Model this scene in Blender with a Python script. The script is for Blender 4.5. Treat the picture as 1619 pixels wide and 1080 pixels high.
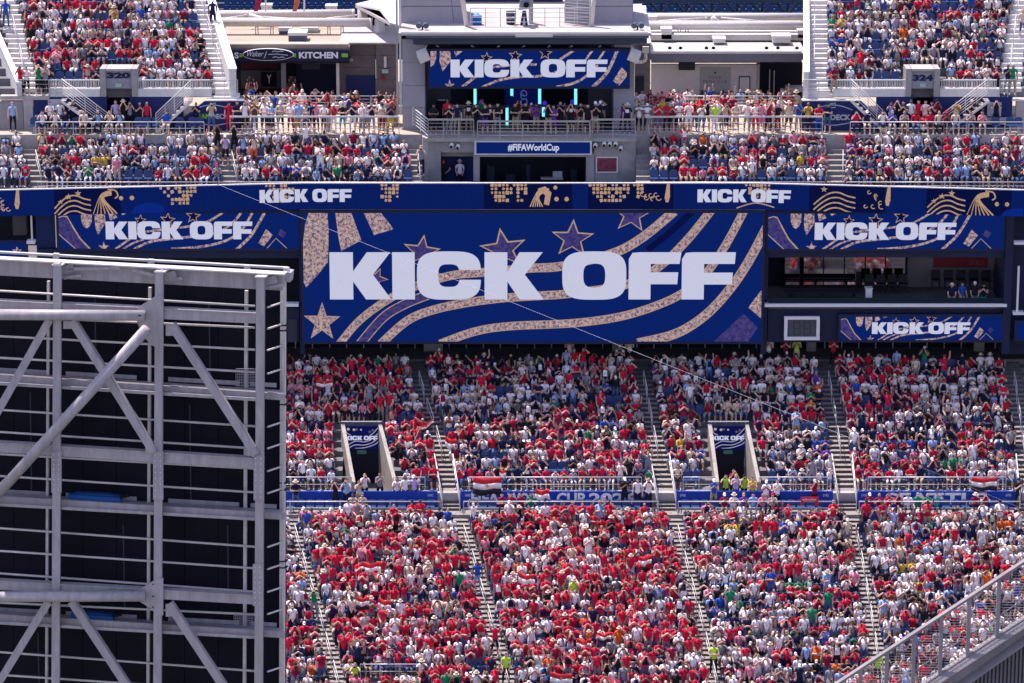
import bpy, bmesh, math, random
import numpy as np
from mathutils import Vector, Matrix
R = math.radians
random.seed(7); rng = np.random.default_rng(7)
for o in list(bpy.data.objects): bpy.data.objects.remove(o)
S = bpy.context.scene; C = S.collection
# ------------------------------------------------------------------ camera, world, sun, exposure
CAMZ = 64.0; F = 5400.0; PITCH = R(15); cP, sP = math.cos(PITCH), math.sin(PITCH)
cam = bpy.data.cameras.new('camera'); camo = bpy.data.objects.new('camera', cam); C.objects.link(camo)
cam.sensor_width = 36; cam.lens = 36*F/1619; cam.clip_start = 1; cam.clip_end = 5000
camo.location = (0, 0, CAMZ); camo.rotation_euler = (R(75), 0, 0)
S.camera = camo
w = bpy.data.worlds.new('World'); S.world = w; w.use_nodes = True
nt = w.node_tree; bg = nt.nodes['Background']
SUN_DIR = Vector((-0.27, 0.27, 0.93)).normalized()
sky = nt.nodes.new('ShaderNodeTexSky'); sky.sky_type = 'NISHITA'; sky.sun_disc = False
sky.sun_elevation = math.asin(SUN_DIR.z); sky.sun_rotation = math.atan2(SUN_DIR.x, SUN_DIR.y)
tn = nt.nodes.new('ShaderNodeVectorMath'); tn.operation = 'MULTIPLY'; tn.inputs[1].default_value = (1.22, .97, 1.02)   # slightly rosy sky, as the photograph's light
nt.links.new(sky.outputs[0], tn.inputs[0]); nt.links.new(tn.outputs[0], bg.inputs[0]); bg.inputs[1].default_value = 0.15; sky.ozone_density = 1.6
sun = bpy.data.lights.new('sun', 'SUN'); sun.energy = 4.3; sun.angle = R(0.5); sun.color = (1, 0.90, 0.86)
suno = bpy.data.objects.new('sun', sun); C.objects.link(suno); suno.rotation_euler = SUN_DIR.to_track_quat('Z', 'Y').to_euler()
suno.location = (0, 0, 200)
EXPO = 0.82
S.view_settings.view_transform = 'Standard'; S.view_settings.look = 'None'
S.view_settings.exposure = EXPO; S.view_settings.gamma = 1; S.view_settings.use_curve_mapping = False
S.render.engine = 'CYCLES'
S.cycles.max_bounces = 5; S.cycles.diffuse_bounces = 3
# ------------------------------------------------------------------ helpers
def ray(px, py):
    u = (px-809.5)/F; v = (py-540)/F
    return Vector((u, cP - v*sP, -sP - v*cP))
def W(px, py, Y):
    d = ray(px, py); t = Y/d.y
    return Vector((d.x*t, Y, CAMZ + d.z*t))
def ZAT(py, Y): return W(809.5, py, Y).z
def proj(x, y, z):
    dz = z-CAMZ; d = y*cP - dz*sP; v = (-y*sP - dz*cP)/d
    return 809.5 + F*x/d, 540 + F*v
def XPX(px, y, z):
    d = y*cP - (z-CAMZ)*sP
    return (px-809.5)/F*d
def lin(c):
    if isinstance(c, str):
        c = [int(c[i:i+2], 16)/255 for i in (0, 2, 4)]
        c = [x/12.92 if x <= .04045 else ((x+.055)/1.055)**2.4 for x in c]
    return (c[0], c[1], c[2], 1)
MATS = {}
def mat(name, col, rough=.7, metal=0, noise=0, nscale=3, bump=0, emit=None, spec=.3, col2=None, stretch=None):
    if name in MATS: return MATS[name]
    m = bpy.data.materials.new(name); m.use_nodes = True; t = m.node_tree; b = t.nodes['Principled BSDF']
    col = lin(col); b.inputs['Base Color'].default_value = col; b.inputs['Roughness'].default_value = rough
    b.inputs['Metallic'].default_value = metal; b.inputs['Specular IOR Level'].default_value = spec
    if noise:
        tc = t.nodes.new('ShaderNodeTexCoord'); n = t.nodes.new('ShaderNodeTexNoise'); n.inputs['Scale'].default_value = nscale; n.inputs['Detail'].default_value = 6
        n.inputs['Roughness'].default_value = .65
        mp = t.nodes.new('ShaderNodeMapping'); t.links.new(tc.outputs['Object'], mp.inputs[0]); t.links.new(mp.outputs[0], n.inputs[0])
        if stretch: mp.inputs['Scale'].default_value = stretch
        rp = t.nodes.new('ShaderNodeValToRGB'); rp.color_ramp.elements[0].position = .3; rp.color_ramp.elements[1].position = .7
        c2 = lin(col2) if col2 else tuple(x*(1-noise) for x in col[:3])+(1,)
        rp.color_ramp.elements[0].color = c2; rp.color_ramp.elements[1].color = tuple(min(1, x*(1+noise*.3)) for x in col[:3])+(1,)
        t.links.new(n.outputs[0], rp.inputs[0]); t.links.new(rp.outputs[0], b.inputs['Base Color'])
        if bump:
            bp = t.nodes.new('ShaderNodeBump'); bp.inputs['Strength'].default_value = bump; bp.inputs['Distance'].default_value = .02
            t.links.new(n.outputs[0], bp.inputs['Height']); t.links.new(bp.outputs[0], b.inputs['Normal'])
    MATS[name] = m; return m
def emat(name, col, k=1.0, speck=None, sc=6, thr=.5):
    """LED screen pixels: emit the shown colour"""
    if name in MATS: return MATS[name]
    m = bpy.data.materials.new(name); m.use_nodes = True; t = m.node_tree; b = t.nodes['Principled BSDF']
    b.inputs['Base Color'].default_value = (.002, .002, .003, 1); b.inputs['Roughness'].default_value = .7; b.inputs['Specular IOR Level'].default_value = 0
    c = lin(col); b.inputs['Emission Color'].default_value = c; b.inputs['Emission Strength'].default_value = k/2**EXPO
    tc = t.nodes.new('ShaderNodeTexCoord')
    n = t.nodes.new('ShaderNodeTexNoise'); n.inputs['Scale'].default_value = sc; n.inputs['Detail'].default_value = 8; n.inputs['Roughness'].default_value = .8
    t.links.new(tc.outputs['Object'], n.inputs[0])
    rp = t.nodes.new('ShaderNodeValToRGB'); rp.color_ramp.elements[0].position = thr-.06; rp.color_ramp.elements[1].position = thr+.05
    rp.color_ramp.elements[0].color = lin(speck) if speck else tuple(x*.88 for x in c[:3])+(1,); rp.color_ramp.elements[1].color = c
    t.links.new(n.outputs[0], rp.inputs[0]); t.links.new(rp.outputs[0], b.inputs['Emission Color'])
    MATS[name] = m; return m
class MB:
    def __init__(s): s.v = []; s.f = []
    def add(s, vs, fs):
        k = len(s.v); s.v += [tuple(v) for v in vs]; s.f += [tuple(i+k for i in f) for f in fs]; return s
    def hexa(s, p):   # p: 4 front (ccw) + 4 back
        return s.add(p, [(0,1,2,3), (7,6,5,4), (4,5,1,0), (5,6,2,1), (6,7,3,2), (7,4,0,3)])
    def box(s, x0, x1, y0, y1, z0, z1):
        return s.hexa([(x0,y0,z0),(x1,y0,z0),(x1,y0,z1),(x0,y0,z1),(x0,y1,z0),(x1,y1,z0),(x1,y1,z1),(x0,y1,z1)])
    def bpx(s, a, b, c, d, Y, depth):   # pixel rectangle on the plane Y, real depth behind
        m = (b+d)/2; x0 = W(a, m, Y).x; x1 = W(c, m, Y).x
        return s.box(x0, x1, Y, Y+depth, ZAT(d, Y), ZAT(b, Y))
    def tube(s, a, b, r, n=8, r2=None):
        a = Vector(a); b = Vector(b); d = (b-a); L = d.length
        if L < 1e-6: return s
        d /= L; u = d.orthogonal().normalized(); w_ = d.cross(u); r2 = r if r2 is None else r2; k = len(s.v)
        for P_, rr in ((a, r), (b, r2)):
            for i in range(n):
                t = 2*math.pi*i/n + math.pi/n; s.v.append(tuple(P_ + (u*math.cos(t) + w_*math.sin(t))*rr))
        for i in range(n):
            j = (i+1) % n; s.f.append((k+i, k+n+i, k+n+j, k+j)[::-1])
        s.f.append(tuple(k+i for i in range(n))[::-1]); s.f.append(tuple(k+n+i for i in range(n))); return s
    def bar(s, a, b, w_, h, up=(0,0,1)):   # rectangular bar from a to b
        a = Vector(a); b = Vector(b); d = (b-a).normalized(); up = Vector(up)
        if abs(d.dot(up)) > .95: up = Vector((0,1,0))
        sd = d.cross(up).normalized()*w_/2; u = sd.cross(d).normalized()*h/2
        return s.hexa([a-sd-u, a+sd-u, a+sd+u, a-sd+u, b-sd-u, b+sd-u, b+sd+u, b-sd+u])
    def prism(s, pts, off):   # planar polygon pts extruded by vector off
        n = len(pts); off = Vector(off); k = len(s.v); s.v += [tuple(p) for p in pts] + [tuple(Vector(p)+off) for p in pts]
        s.f.append(tuple(k+i for i in range(n))); s.f.append(tuple(k+n+i for i in range(n))[::-1])
        for i in range(n):
            j = (i+1) % n; s.f.append((k+j, k+i, k+n+i, k+n+j))
        return s
def tag(o, label=None, cat=None, group=None, kind=None):
    if label: o['label'] = label
    if cat: o['category'] = cat
    if group: o['group'] = group
    if kind: o['kind'] = kind
    return o
def base_of(o):
    v = Vector((0,0,0))
    while o: v += Vector(o.location); o = o.parent
    return v
def obj(name, mb, m, parent=None, kind=None, smooth=False, label=None, fixn=True):
    base = base_of(parent) if parent else Vector((0,0,0))
    me = bpy.data.meshes.new(name); me.from_pydata([tuple(Vector(v)-base) for v in mb.v], [], mb.f); me.materials.append(m)
    if fixn and len(mb.f) < 60000:
        b = bmesh.new(); b.from_mesh(me); bmesh.ops.recalc_face_normals(b, faces=b.faces); b.to_mesh(me); b.free()
    if smooth: me.shade_smooth()
    o = bpy.data.objects.new(name, me); C.objects.link(o)
    if parent: o.parent = parent
    if kind: o['kind'] = kind
    if label: o['label'] = label
    return o
def struct(name, mb, m, parent=None, **k): return obj(name, mb, m, parent, kind=None if parent else 'structure', **k)
def thing(name, loc, label, cat, group=None):
    o = bpy.data.objects.new(name, None); C.objects.link(o); o.location = loc; o.empty_display_size = .3
    return tag(o, label, cat, group)
ORD = ['first','second','third','fourth','fifth','sixth','seventh','eighth','ninth','tenth','eleventh','twelfth','thirteenth','fourteenth','fifteenth','sixteenth','seventeenth','eighteenth','nineteenth']
def ordn(n):
    if n < 1: return 'first'
    if n <= 19: return ORD[n-1]
    t = {2:'twenty',3:'thirty',4:'forty',5:'fifty'}[n//10]
    return {2:'twentieth',3:'thirtieth',4:'fortieth',5:'fiftieth'}[n//10] if n % 10 == 0 else t+'-'+ORD[n%10-1]
# ------------------------------------------------------------------ materials
conc = mat('concrete', (.36,.34,.33), .85, noise=.35, nscale=.9, bump=.3)
conc_l = mat('pale_concrete', (.43,.4,.375), .8, noise=.22, nscale=1.2, bump=.2)
conc_d = mat('terrace_concrete', (.16,.155,.165), .9, noise=.3, nscale=1.5)
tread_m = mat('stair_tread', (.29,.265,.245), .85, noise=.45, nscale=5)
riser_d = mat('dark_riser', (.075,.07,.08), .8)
deck_step = mat('deck_step', (.62,.6,.58), .7, noise=.15, nscale=3)
whitep = mat('white_paint', (.66,.64,.62), .5, noise=.12, nscale=1.5)
steel = mat('frame_steel', (.40,.37,.375), .5, noise=.16, nscale=2.2, col2=(.27,.25,.27), spec=.5, stretch=(3,3,.6))
steel_l = mat('pale_tube_steel', (.62,.58,.55), .35, noise=.15, nscale=6)
rail_m = mat('railing_metal', (.55,.54,.56), .4, metal=.3)
rail_w = mat('light_railing', (.62,.6,.58), .45)
black_p = mat('black_panel', (.005,.006,.016), .6, spec=.15, noise=.5, nscale=.8)
navy_d = mat('dark_navy', (.007,.012,.05), .6)
navy_w = mat('navy_wall', (.008,.02,.12), .6, noise=.15, nscale=1)
blue_b = mat('royal_blue_board', (.006,.045,.36), .6, noise=.12, nscale=2)
greyw = mat('grey_wall_panel', (.33,.31,.36), .6, noise=.12, nscale=1.2, bump=.1)
greyd = mat('dark_grey_fascia', (.10,.11,.15), .6, noise=.15, nscale=1)
brickg = mat('grey_block', (.17,.15,.16), .85, noise=.25, nscale=3, bump=.3)
roof_c = mat('cream_roof', (.38,.31,.24), .8, noise=.2, nscale=.7)
roof_w = mat('white_roof', (.48,.46,.43), .75, noise=.15, nscale=.5)
floor_c = mat('concourse_floor', (.42,.36,.28), .8, noise=.2, nscale=1)
tilew = mat('white_tile', (.62,.6,.6), .35, noise=.08, nscale=4)
seatm = mat('blue_seat', (.012,.045,.16), .45, spec=.5)
seat_l = mat('seat_bracket', (.5,.5,.55), .5)
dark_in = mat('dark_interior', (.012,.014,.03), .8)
glass_d = mat('dark_glass', (.01,.015,.03), .08, spec=.8)
led_blue = emat('led_blue', '08226a', speck='061c5c', sc=40)
led_dark = emat('led_dark_blue', '070f45', speck='060c3a', sc=10)
led_white = emat('led_white', 'c9cbe2', speck='c0c2dc', sc=30)
led_foil = emat('led_foil', 'bfa39c', speck='4c3f66', sc=5.5, thr=.49)
led_purp = emat('led_purple_foil', '493f74', speck='2a2a68', sc=4)
led_gold = emat('led_gold', 'b8977c', speck='8a6f5c', sc=6, thr=.45)
led_edge = emat('led_star_edge', 'b89a86', speck='a08468', sc=6)
pmat = mat('white_print', (.8,.8,.82), .6)
# ------------------------------------------------------------------ ground
g = MB(); g.box(-2500, 2500, -600, 4500, -1, 0)
struct('ground', g, mat('asphalt_ground', (.12,.12,.12), .9, noise=.3, nscale=.2))
g = MB(); g.box(-60, 60, 60, 150, .004, .05)
struct('playing_field', g, mat('field_grass', (.05,.12,.03), .9, noise=.3, nscale=.4))
# ------------------------------------------------------------------ seating tiers
# rows: (Y of tread front, tread Z, depth, rise to the next)
Yb = 174.0                                   # blue board plane
UR = []                                      # upper half of the lower bowl
z0 = ZAT(775, 174.5)
for k in range(14): UR.append((174.5+.8*k, z0+.3*k, .8, .3))
WALK_Z = ZAT(803, 174.0)
LR = []
for k in range(22): LR.append((172.8-.76*(k+1), WALK_Z-.22*(k+1)-.1, .76, .22))
DK_Z = ZAT(213, 187.4)
DR = [(184.0+.85*k, ZAT(297, 184.0)+.43*k, .85, .43) for k in range(4)]
UD_Z = ZAT(140, 189.4)
TR = [(189.4+.8*k, UD_Z+.42*k, .8, .42) for k in range(16)]
def terrace(name, rows, x0, x1, zb, label=None):
    m = MB()
    for (y, z, d, r) in rows: m.box(x0, x1, y, y+d+.001, zb(z), z)
    return struct(name, m, conc_d)
terrace('lower_terrace', LR, -42, 42, lambda z: z-.9)
m = MB()
GAPS = [(W(544,690,178.6).x, W(620,760,174.5).x), (W(1124,690,178.6).x, W(1196,760,174.5).x)]
for (y, z, d, r) in UR:
    xs_ = [-42, 42] if y > 178.4 else [-42, GAPS[0][0], GAPS[0][1], GAPS[1][0], GAPS[1][1], 42]
    for q in range(0, len(xs_), 2): m.box(xs_[q], xs_[q+1], y, y+d+.001, z-.9, z)
struct('middle_terrace', m, conc_d)
terrace('suite_top_terrace', DR, -42, W(668,250,185).x, lambda z: z-.7)
terrace('suite_top_terrace', DR, W(1006,250,185).x, 42, lambda z: z-.7)
xL = W(376,80,190).x; xR = W(1271,80,190).x

m = MB(); m.box(-42, 42, 172.8, 174.0, WALK_Z-1.2, WALK_Z); struct('cross_aisle_walkway', m, tread_m)
m = MB()
for a_, b_ in ((-42, GAPS[0][0]), (GAPS[0][1], GAPS[1][0]), (GAPS[1][1], 42)): m.box(a_, b_, 174.0, 174.5, WALK_Z-1.2, z0-.003)
struct('board_wall', m, conc)
m = MB(); m.box(-42, 42, 174.5, 180, WALK_Z-1.3, WALK_Z-.01); struct('walkway_base', m, conc)
m = MB(); m.box(-42, 42, 172.8-.76*22-.3, 172.8-.76*22, 0, LR[-1][1]-.01); struct('field_wall', m, conc)
# deck floor, upper concourse floor
m = MB(); m.box(-42, 42, 187.4, 193.3, DK_Z-.4, DK_Z); struct('concourse_floor', m, floor_c)
m = MB(); m.box(-42, 42, 187.25, 187.4, DK_Z-1.2, DK_Z+.03); struct('concourse_edge', m, conc)
LEDGE = ZAT(168, 193.3)
m = MB(); m.box(xL, xR, 193.3, 193.7, DK_Z-.2, LEDGE); struct('concourse_ledge', m, conc_l)
m = MB(); m.box(-42, 42, 193.7, 215, -0.5+DK_Z-.9, DK_Z-.75); struct('back_concourse_floor', m, floor_c)
# ---- aisle edges in the photograph: (py, px_left, px_right)
AIS = {
 'LA': [(800,432,462),(839,450,473),(930,476,500),(981,491,516),(1075,512,545),(1130,526,560)],
 'LB': [(815,706,736),(850,716,746),(900,733,763),(1000,760,792),(1080,782,815),(1130,795,829)],
 'LC': [(815,1045,1076),(869,1061,1089),(913,1073,1100),(940,1080,1107),(1005,1097,1124),(1070,1112,1141),(1130,1125,1155)],
 'LD': [(815,1327,1357),(869,1344,1368),(928,1354,1380),(1033,1369,1399),(1130,1384,1414)],
 'LE': [(815,1612,1643),(1080,1640,1672),(1130,1650,1680)],
 'UB': [(550,633,664),(634,653,684),(711,679,710),(803,699,728)],
 'UC': [(550,992,1021),(599,1000,1031),(688,1016,1047),(780,1033,1066),(806,1040,1070)],
 'UD': [(550,1284,1315),(605,1293,1324),(670,1303,1337),(780,1319,1352),(806,1326,1355)],
 'UE': [(550,1578,1609),(620,1589,1620),(712,1602,1632),(768,1607,1638),(806,1612,1643)],
 'DA': [(210,21,50),(295,45,70)],
 'DB': [(210,330,360),(295,348,381)],
 'DC': [(210,637,659),(295,650,668)],
 'DD': [(210,1006,1029),(295,1006,1029)],
 'DE': [(210,1309,1339),(295,1304,1339)],
 'TA': [(-80,-32,2),(0,-6,24),(110,18,53),(155,30,60)],
 'TB': [(-80,276,300),(0,297,325),(125,331,364),(155,338,374)],
 'TC': [(-80,1279,1311),(0,1279,1311),(155,1277,1311)],
 'TD': [(-80,1612,1640),(0,1600,1630),(110,1584,1618),(155,1580,1614)],
}
def edge(a, py, side):
    L = AIS[a]; xs = [r[0] for r in L]; ys = [r[side] for r in L]
    if py > xs[-1]: s = (ys[-1]-ys[-2])/(xs[-1]-xs[-2]); return ys[-1]+s*(py-xs[-1])
    return float(np.interp(py, xs, ys))
def aisle(a, rows, lowm, topm, label, name='aisle_stairs', k1=None, half=True):
    k1 = k1 or len(rows)
    b = W((edge(a, 300, 1)), proj(0, rows[0][0], rows[0][1])[1], rows[0][0])
    t = thing(name, (XPX(edge(a, proj(0, rows[0][0], rows[0][1])[1], 1), rows[0][0], rows[0][1]), rows[0][0], rows[0][1]), label, 'stairs', 'concrete stairs running down between the seat blocks')
    for k in range(k1):
        (y, z, d, r) = rows[k]; py = proj(0, y, z)[1]
        x0 = XPX(edge(a, py, 1), y, z); x1 = XPX(edge(a, py, 2), y, z)
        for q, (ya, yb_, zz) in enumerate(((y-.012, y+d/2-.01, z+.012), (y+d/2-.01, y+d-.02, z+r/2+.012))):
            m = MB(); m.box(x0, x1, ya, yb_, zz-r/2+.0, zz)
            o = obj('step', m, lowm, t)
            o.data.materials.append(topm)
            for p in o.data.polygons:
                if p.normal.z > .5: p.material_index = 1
    return t
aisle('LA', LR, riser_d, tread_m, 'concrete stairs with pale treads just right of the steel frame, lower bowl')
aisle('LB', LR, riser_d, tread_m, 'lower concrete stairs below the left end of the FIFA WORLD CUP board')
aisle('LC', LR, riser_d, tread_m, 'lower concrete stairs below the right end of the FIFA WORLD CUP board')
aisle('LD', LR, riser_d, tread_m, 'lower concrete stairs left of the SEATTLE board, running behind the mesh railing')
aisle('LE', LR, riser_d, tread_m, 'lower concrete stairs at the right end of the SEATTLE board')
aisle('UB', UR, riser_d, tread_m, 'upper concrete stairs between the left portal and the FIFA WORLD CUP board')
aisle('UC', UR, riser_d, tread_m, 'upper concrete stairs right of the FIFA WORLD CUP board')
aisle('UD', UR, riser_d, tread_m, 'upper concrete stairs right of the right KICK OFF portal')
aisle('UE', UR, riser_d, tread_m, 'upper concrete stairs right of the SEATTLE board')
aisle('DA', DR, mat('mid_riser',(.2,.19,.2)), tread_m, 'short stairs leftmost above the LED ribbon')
aisle('DB', DR, MATS['mid_riser'], tread_m, 'short stairs above the LED ribbon under the left deck logo')
aisle('DC', DR, MATS['mid_riser'], tread_m, 'short stairs beside the left side of the stage block')
aisle('DD', DR, MATS['mid_riser'], tread_m, 'short stairs beside the right side of the stage block')
aisle('DE', DR, MATS['mid_riser'], tread_m, 'short stairs above the LED ribbon under the right deck logo')
aisle('TA', TR, deck_step, deck_step, 'pale upper deck stairs left of the 320 block, at the left edge')
aisle('TB', TR, deck_step, deck_step, 'pale upper deck stairs beside the white wall next to block 320')
aisle('TC', TR, deck_step, deck_step, 'pale upper deck stairs left of the right-hand seating block 324, beside the roof')
aisle('TD', TR, deck_step, deck_step, 'pale upper deck stairs right of the seating block 324, at the right edge')
# steps through the board wall and front landing
for a, lab in (('UB','short stair flight through the blue boards left of FIFA WORLD CUP'),('UC','short stair flight through the blue boards right of FIFA WORLD CUP'),('UD','short stair flight through the blue boards left of SEATTLE'),('UE','short stair flight right of the SEATTLE board')):
    t = thing('stair_flight', (XPX(edge(a,800,1),173.9,WALK_Z),173.9,WALK_Z), lab, 'stairs', 'stair flights through the blue boards')
    n = 6; h = (z0-WALK_Z)/n
    for i in range(1, n):
        zz = WALK_Z+h*i; ya = 173.3+i*.2; py = proj(0, ya, zz)[1]
        m = MB(); m.box(XPX(edge(a,py,1),ya,zz), XPX(edge(a,py,2),ya,zz), ya, 174.52, zz-h, zz)
        o = obj('step', m, riser_d, t); o.data.materials.append(tread_m)
        for p in o.data.polygons:
            if p.normal.z > .5: p.material_index = 1
for side in (0, 1):
    m = MB()
    for (y, z, d, r) in TR:
        py = proj(0, y, z)[1]
        if side == 0: m.box(-42, XPX(edge('TB', py, 2)+3, y, z), y, y+d+.001, z-.5, z)
        else: m.box(XPX(edge('TC', py, 1)-1, y, z), 42, y, y+d+.001, z-.5, z)
    struct('upper_terrace', m, conc_d)
m = MB(); m.box(-42, 42, UR[-1][0]+.8, 188.6, UR[-1][1]-1, UR[-1][1]+.3); struct('top_walkway', m, conc_d)
# handrails in the aisles
def handrail(a, rows, k0, k1, frac, label, h=.9, m_=rail_w, dbl=False):
    def pt(k):
        y, z, d, r = rows[k]; py = proj(0, y, z)[1]; l, rr = edge(a, py, 1), edge(a, py, 2)
        return Vector((XPX(l+(rr-l)*frac, y+.1, z), y+.1, z))
    A, B = pt(k0), pt(k1); t = thing('handrail', A, label, 'handrail', 'handrails down the stair aisles')
    up = Vector((0,0,h)); obj('top_rail', MB().tube(A+up, B+up, .021, 6), m_, t, smooth=True)
    up2 = Vector((0,0,h*.55)); obj('middle_rail', MB().tube(A+up2, B+up2, .015, 6), m_, t, smooth=True)
    for P_ in (A, B): obj('post', MB().tube(P_, P_+up, .022, 6), rail_m, t)
nm = {'LA':'just right of the steel frame','LB':'below the left end of FIFA board','LC':'below the right end of FIFA board','LD':'left of the SEATTLE board','LE':'right of the SEATTLE board'}
for a in ('LA','LB','LC','LD'):
    for i, k in enumerate((2,5,8,11,14,17)): handrail(a, LR, k, k+2, .5, f'{ordn(i+1)} handrail down the lower stairs {nm[a]}')
nm = {'UB':'right of the left portal','UC':'right of the FIFA board','UD':'right of the right portal','UE':'right of the SEATTLE board'}
for a in ('UB','UC','UD','UE'):
    for i, k in enumerate((3,6,9)): handrail(a, UR, k, k+2, .5, f'{ordn(i+1)} handrail up the upper stairs {nm[a]}', m_=rail_m)
    for s, fr in (('left',0.02),('right',.98)):
        A = Vector((XPX(edge(a,745,1)*(1-fr)+edge(a,745,2)*fr, UR[2][0], UR[2][1]), UR[2][0], UR[2][1])); B = Vector((XPX(edge(a,800,1)*(1-fr)+edge(a,800,2)*fr,173.3,WALK_Z),173.3,WALK_Z))
        t = thing('stair_rail', B, f'pale double rail on the {s} side of stairs {nm[a]}', 'handrail', 'side rails of the stair flights')
        for hh, nme in ((.95,'top_rail'),(.55,'middle_rail')): obj(nme, MB().tube(A+Vector((0,0,hh)), B+Vector((0,0,hh)), .03, 6), rail_w, t, smooth=True)
        for P_ in (A, (A+B)/2, B): obj('post', MB().tube(P_-Vector((0,0,.1)), P_+Vector((0,0,.95)), .025, 6), rail_w, t)
for a, fr, lab in (('TA',.5,'at the left edge'),('TB',.62,'beside the kitchen roof'),('TC',.28,'beside the white roof'),('TD',.4,'at the right edge')):
    for i, k in enumerate((1,4,7)): handrail(a, TR, k, k+2, fr, f'{ordn(i+1)} white handrail up the deck stairs {lab}')
for a, lab in (('DA','leftmost above the ribbon'),('DB','below the left deck logo'),('DE','below the right deck logo'),('DC','left of the stage block')):
    handrail(a, DR, 0, 2, .8, f'handrail on the short stairs {lab}')
# generic railing
def railing(name, pts, h, n_post, nr, label, group=None, m_=rail_m, r=.025, cap=False, lens=None):
    t = thing(name, pts[0], label, 'railing', group)
    for A, B in zip(pts, pts[1:]):
        A = Vector(A); B = Vector(B)
        if cap: obj('top_rail', MB().bar(A+Vector((0,0,h)), B+Vector((0,0,h)), .12, .09), m_, t)
        else: obj('top_rail', MB().tube(A+Vector((0,0,h)), B+Vector((0,0,h)), r*1.3, 6), m_, t, smooth=True)
        for i in range(nr):
            hh = h*(i+1)/(nr+1); obj('rail', MB().tube(A+Vector((0,0,hh)), B+Vector((0,0,hh)), r*.7, 6), m_, t, smooth=True)
        for i in range(n_post+1):
            P_ = A+(B-A)*i/n_post; obj('post', MB().tube(P_, P_+Vector((0,0,h)), r, 6), m_, t)
    return t
# ================================================================== LED screens
def superel(cx, cy, rx, ry, n=28, e=3.2, a0=0, a1=2*math.pi):
    P_ = []
    for i in range(n+1):
        t = a0+(a1-a0)*i/n; c, s = math.cos(t), math.sin(t)
        P_.append((cx+rx*math.copysign(abs(c)**(2/e), c), cy+ry*math.copysign(abs(s)**(2/e), s)))
    return P_
def glyphs():
    K1 = [(130,252),(209,252),(209,316),(256,252),(335,252),(276,327),(337,410),(252,410),(209,350),(209,410),(130,410)]
    I_ = [(341,252),(417,252),(417,410),(341,410)]
    cx, cy = 532, 330
    out = [p for p in superel(cx, cy, 108, 81, 44, 3.4, R(14), R(346))]; out = [(x, y) for x, y in out]
    inn = superel(cx, cy, 36, 38, 24, 3.2, R(20), R(340))
    Cg = [(640,308)] + [p for p in superel(cx,cy,108,81,40,3.4,R(-14),R(-346))] ; Cg = [(640,311)] + superel(cx,cy,108,81,40,3.4,R(-16),R(-344)) + [(640,344),(568,344)] + superel(cx,cy,36,38,20,3.2,R(22),R(338)) + [(568,311)]
    K2 = [(652,252),(729,252),(729,318),(770,252),(848,252),(788,327),(852,410),(770,410),(729,350),(729,410),(652,410)]
    Og = (superel(1022,330,108,81,44,3.4), superel(1022,330,37,40,32,3))
    F1 = [(1138,275),(1150,254),(1175,252),(1315,252),(1309,291),(1212,291),(1212,319),(1305,319),(1302,359),(1212,359),(1212,410),(1138,410)]
    F2 = [(1317,275),(1330,254),(1355,252),(1498,252),(1495,291),(1392,291),(1392,320),(1489,320),(1486,360),(1392,360),(1392,410),(1317,410)]
    return [('K',K1),('I',I_),('C',Cg),('K',K2),('O',Og),('F',F1),('F',F2)]
GL = glyphs()
def clip_poly(P_, a, b, c, d):
    def cl(P_, f, inter):
        o = []
        for i in range(len(P_)):
            p, q = P_[i-1], P_[i]; fp, fq = f(p), f(q)
            if fp != fq: o.append(inter(p, q))
            if fq: o.append(q)
        return o
    def ix(X): return lambda p, q: (X, p[1]+(q[1]-p[1])*(X-p[0])/(q[0]-p[0]))
    def iy(Y): return lambda p, q: (p[0]+(q[0]-p[0])*(Y-p[1])/(q[1]-p[1]), Y)
    for f, it in ((lambda p: p[0] >= a, ix(a)), (lambda p: p[0] <= c, ix(c)), (lambda p: p[1] >= b, iy(b)), (lambda p: p[1] <= d, iy(d))):
        if P_: P_ = cl(P_, f, it)
    return P_
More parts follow.
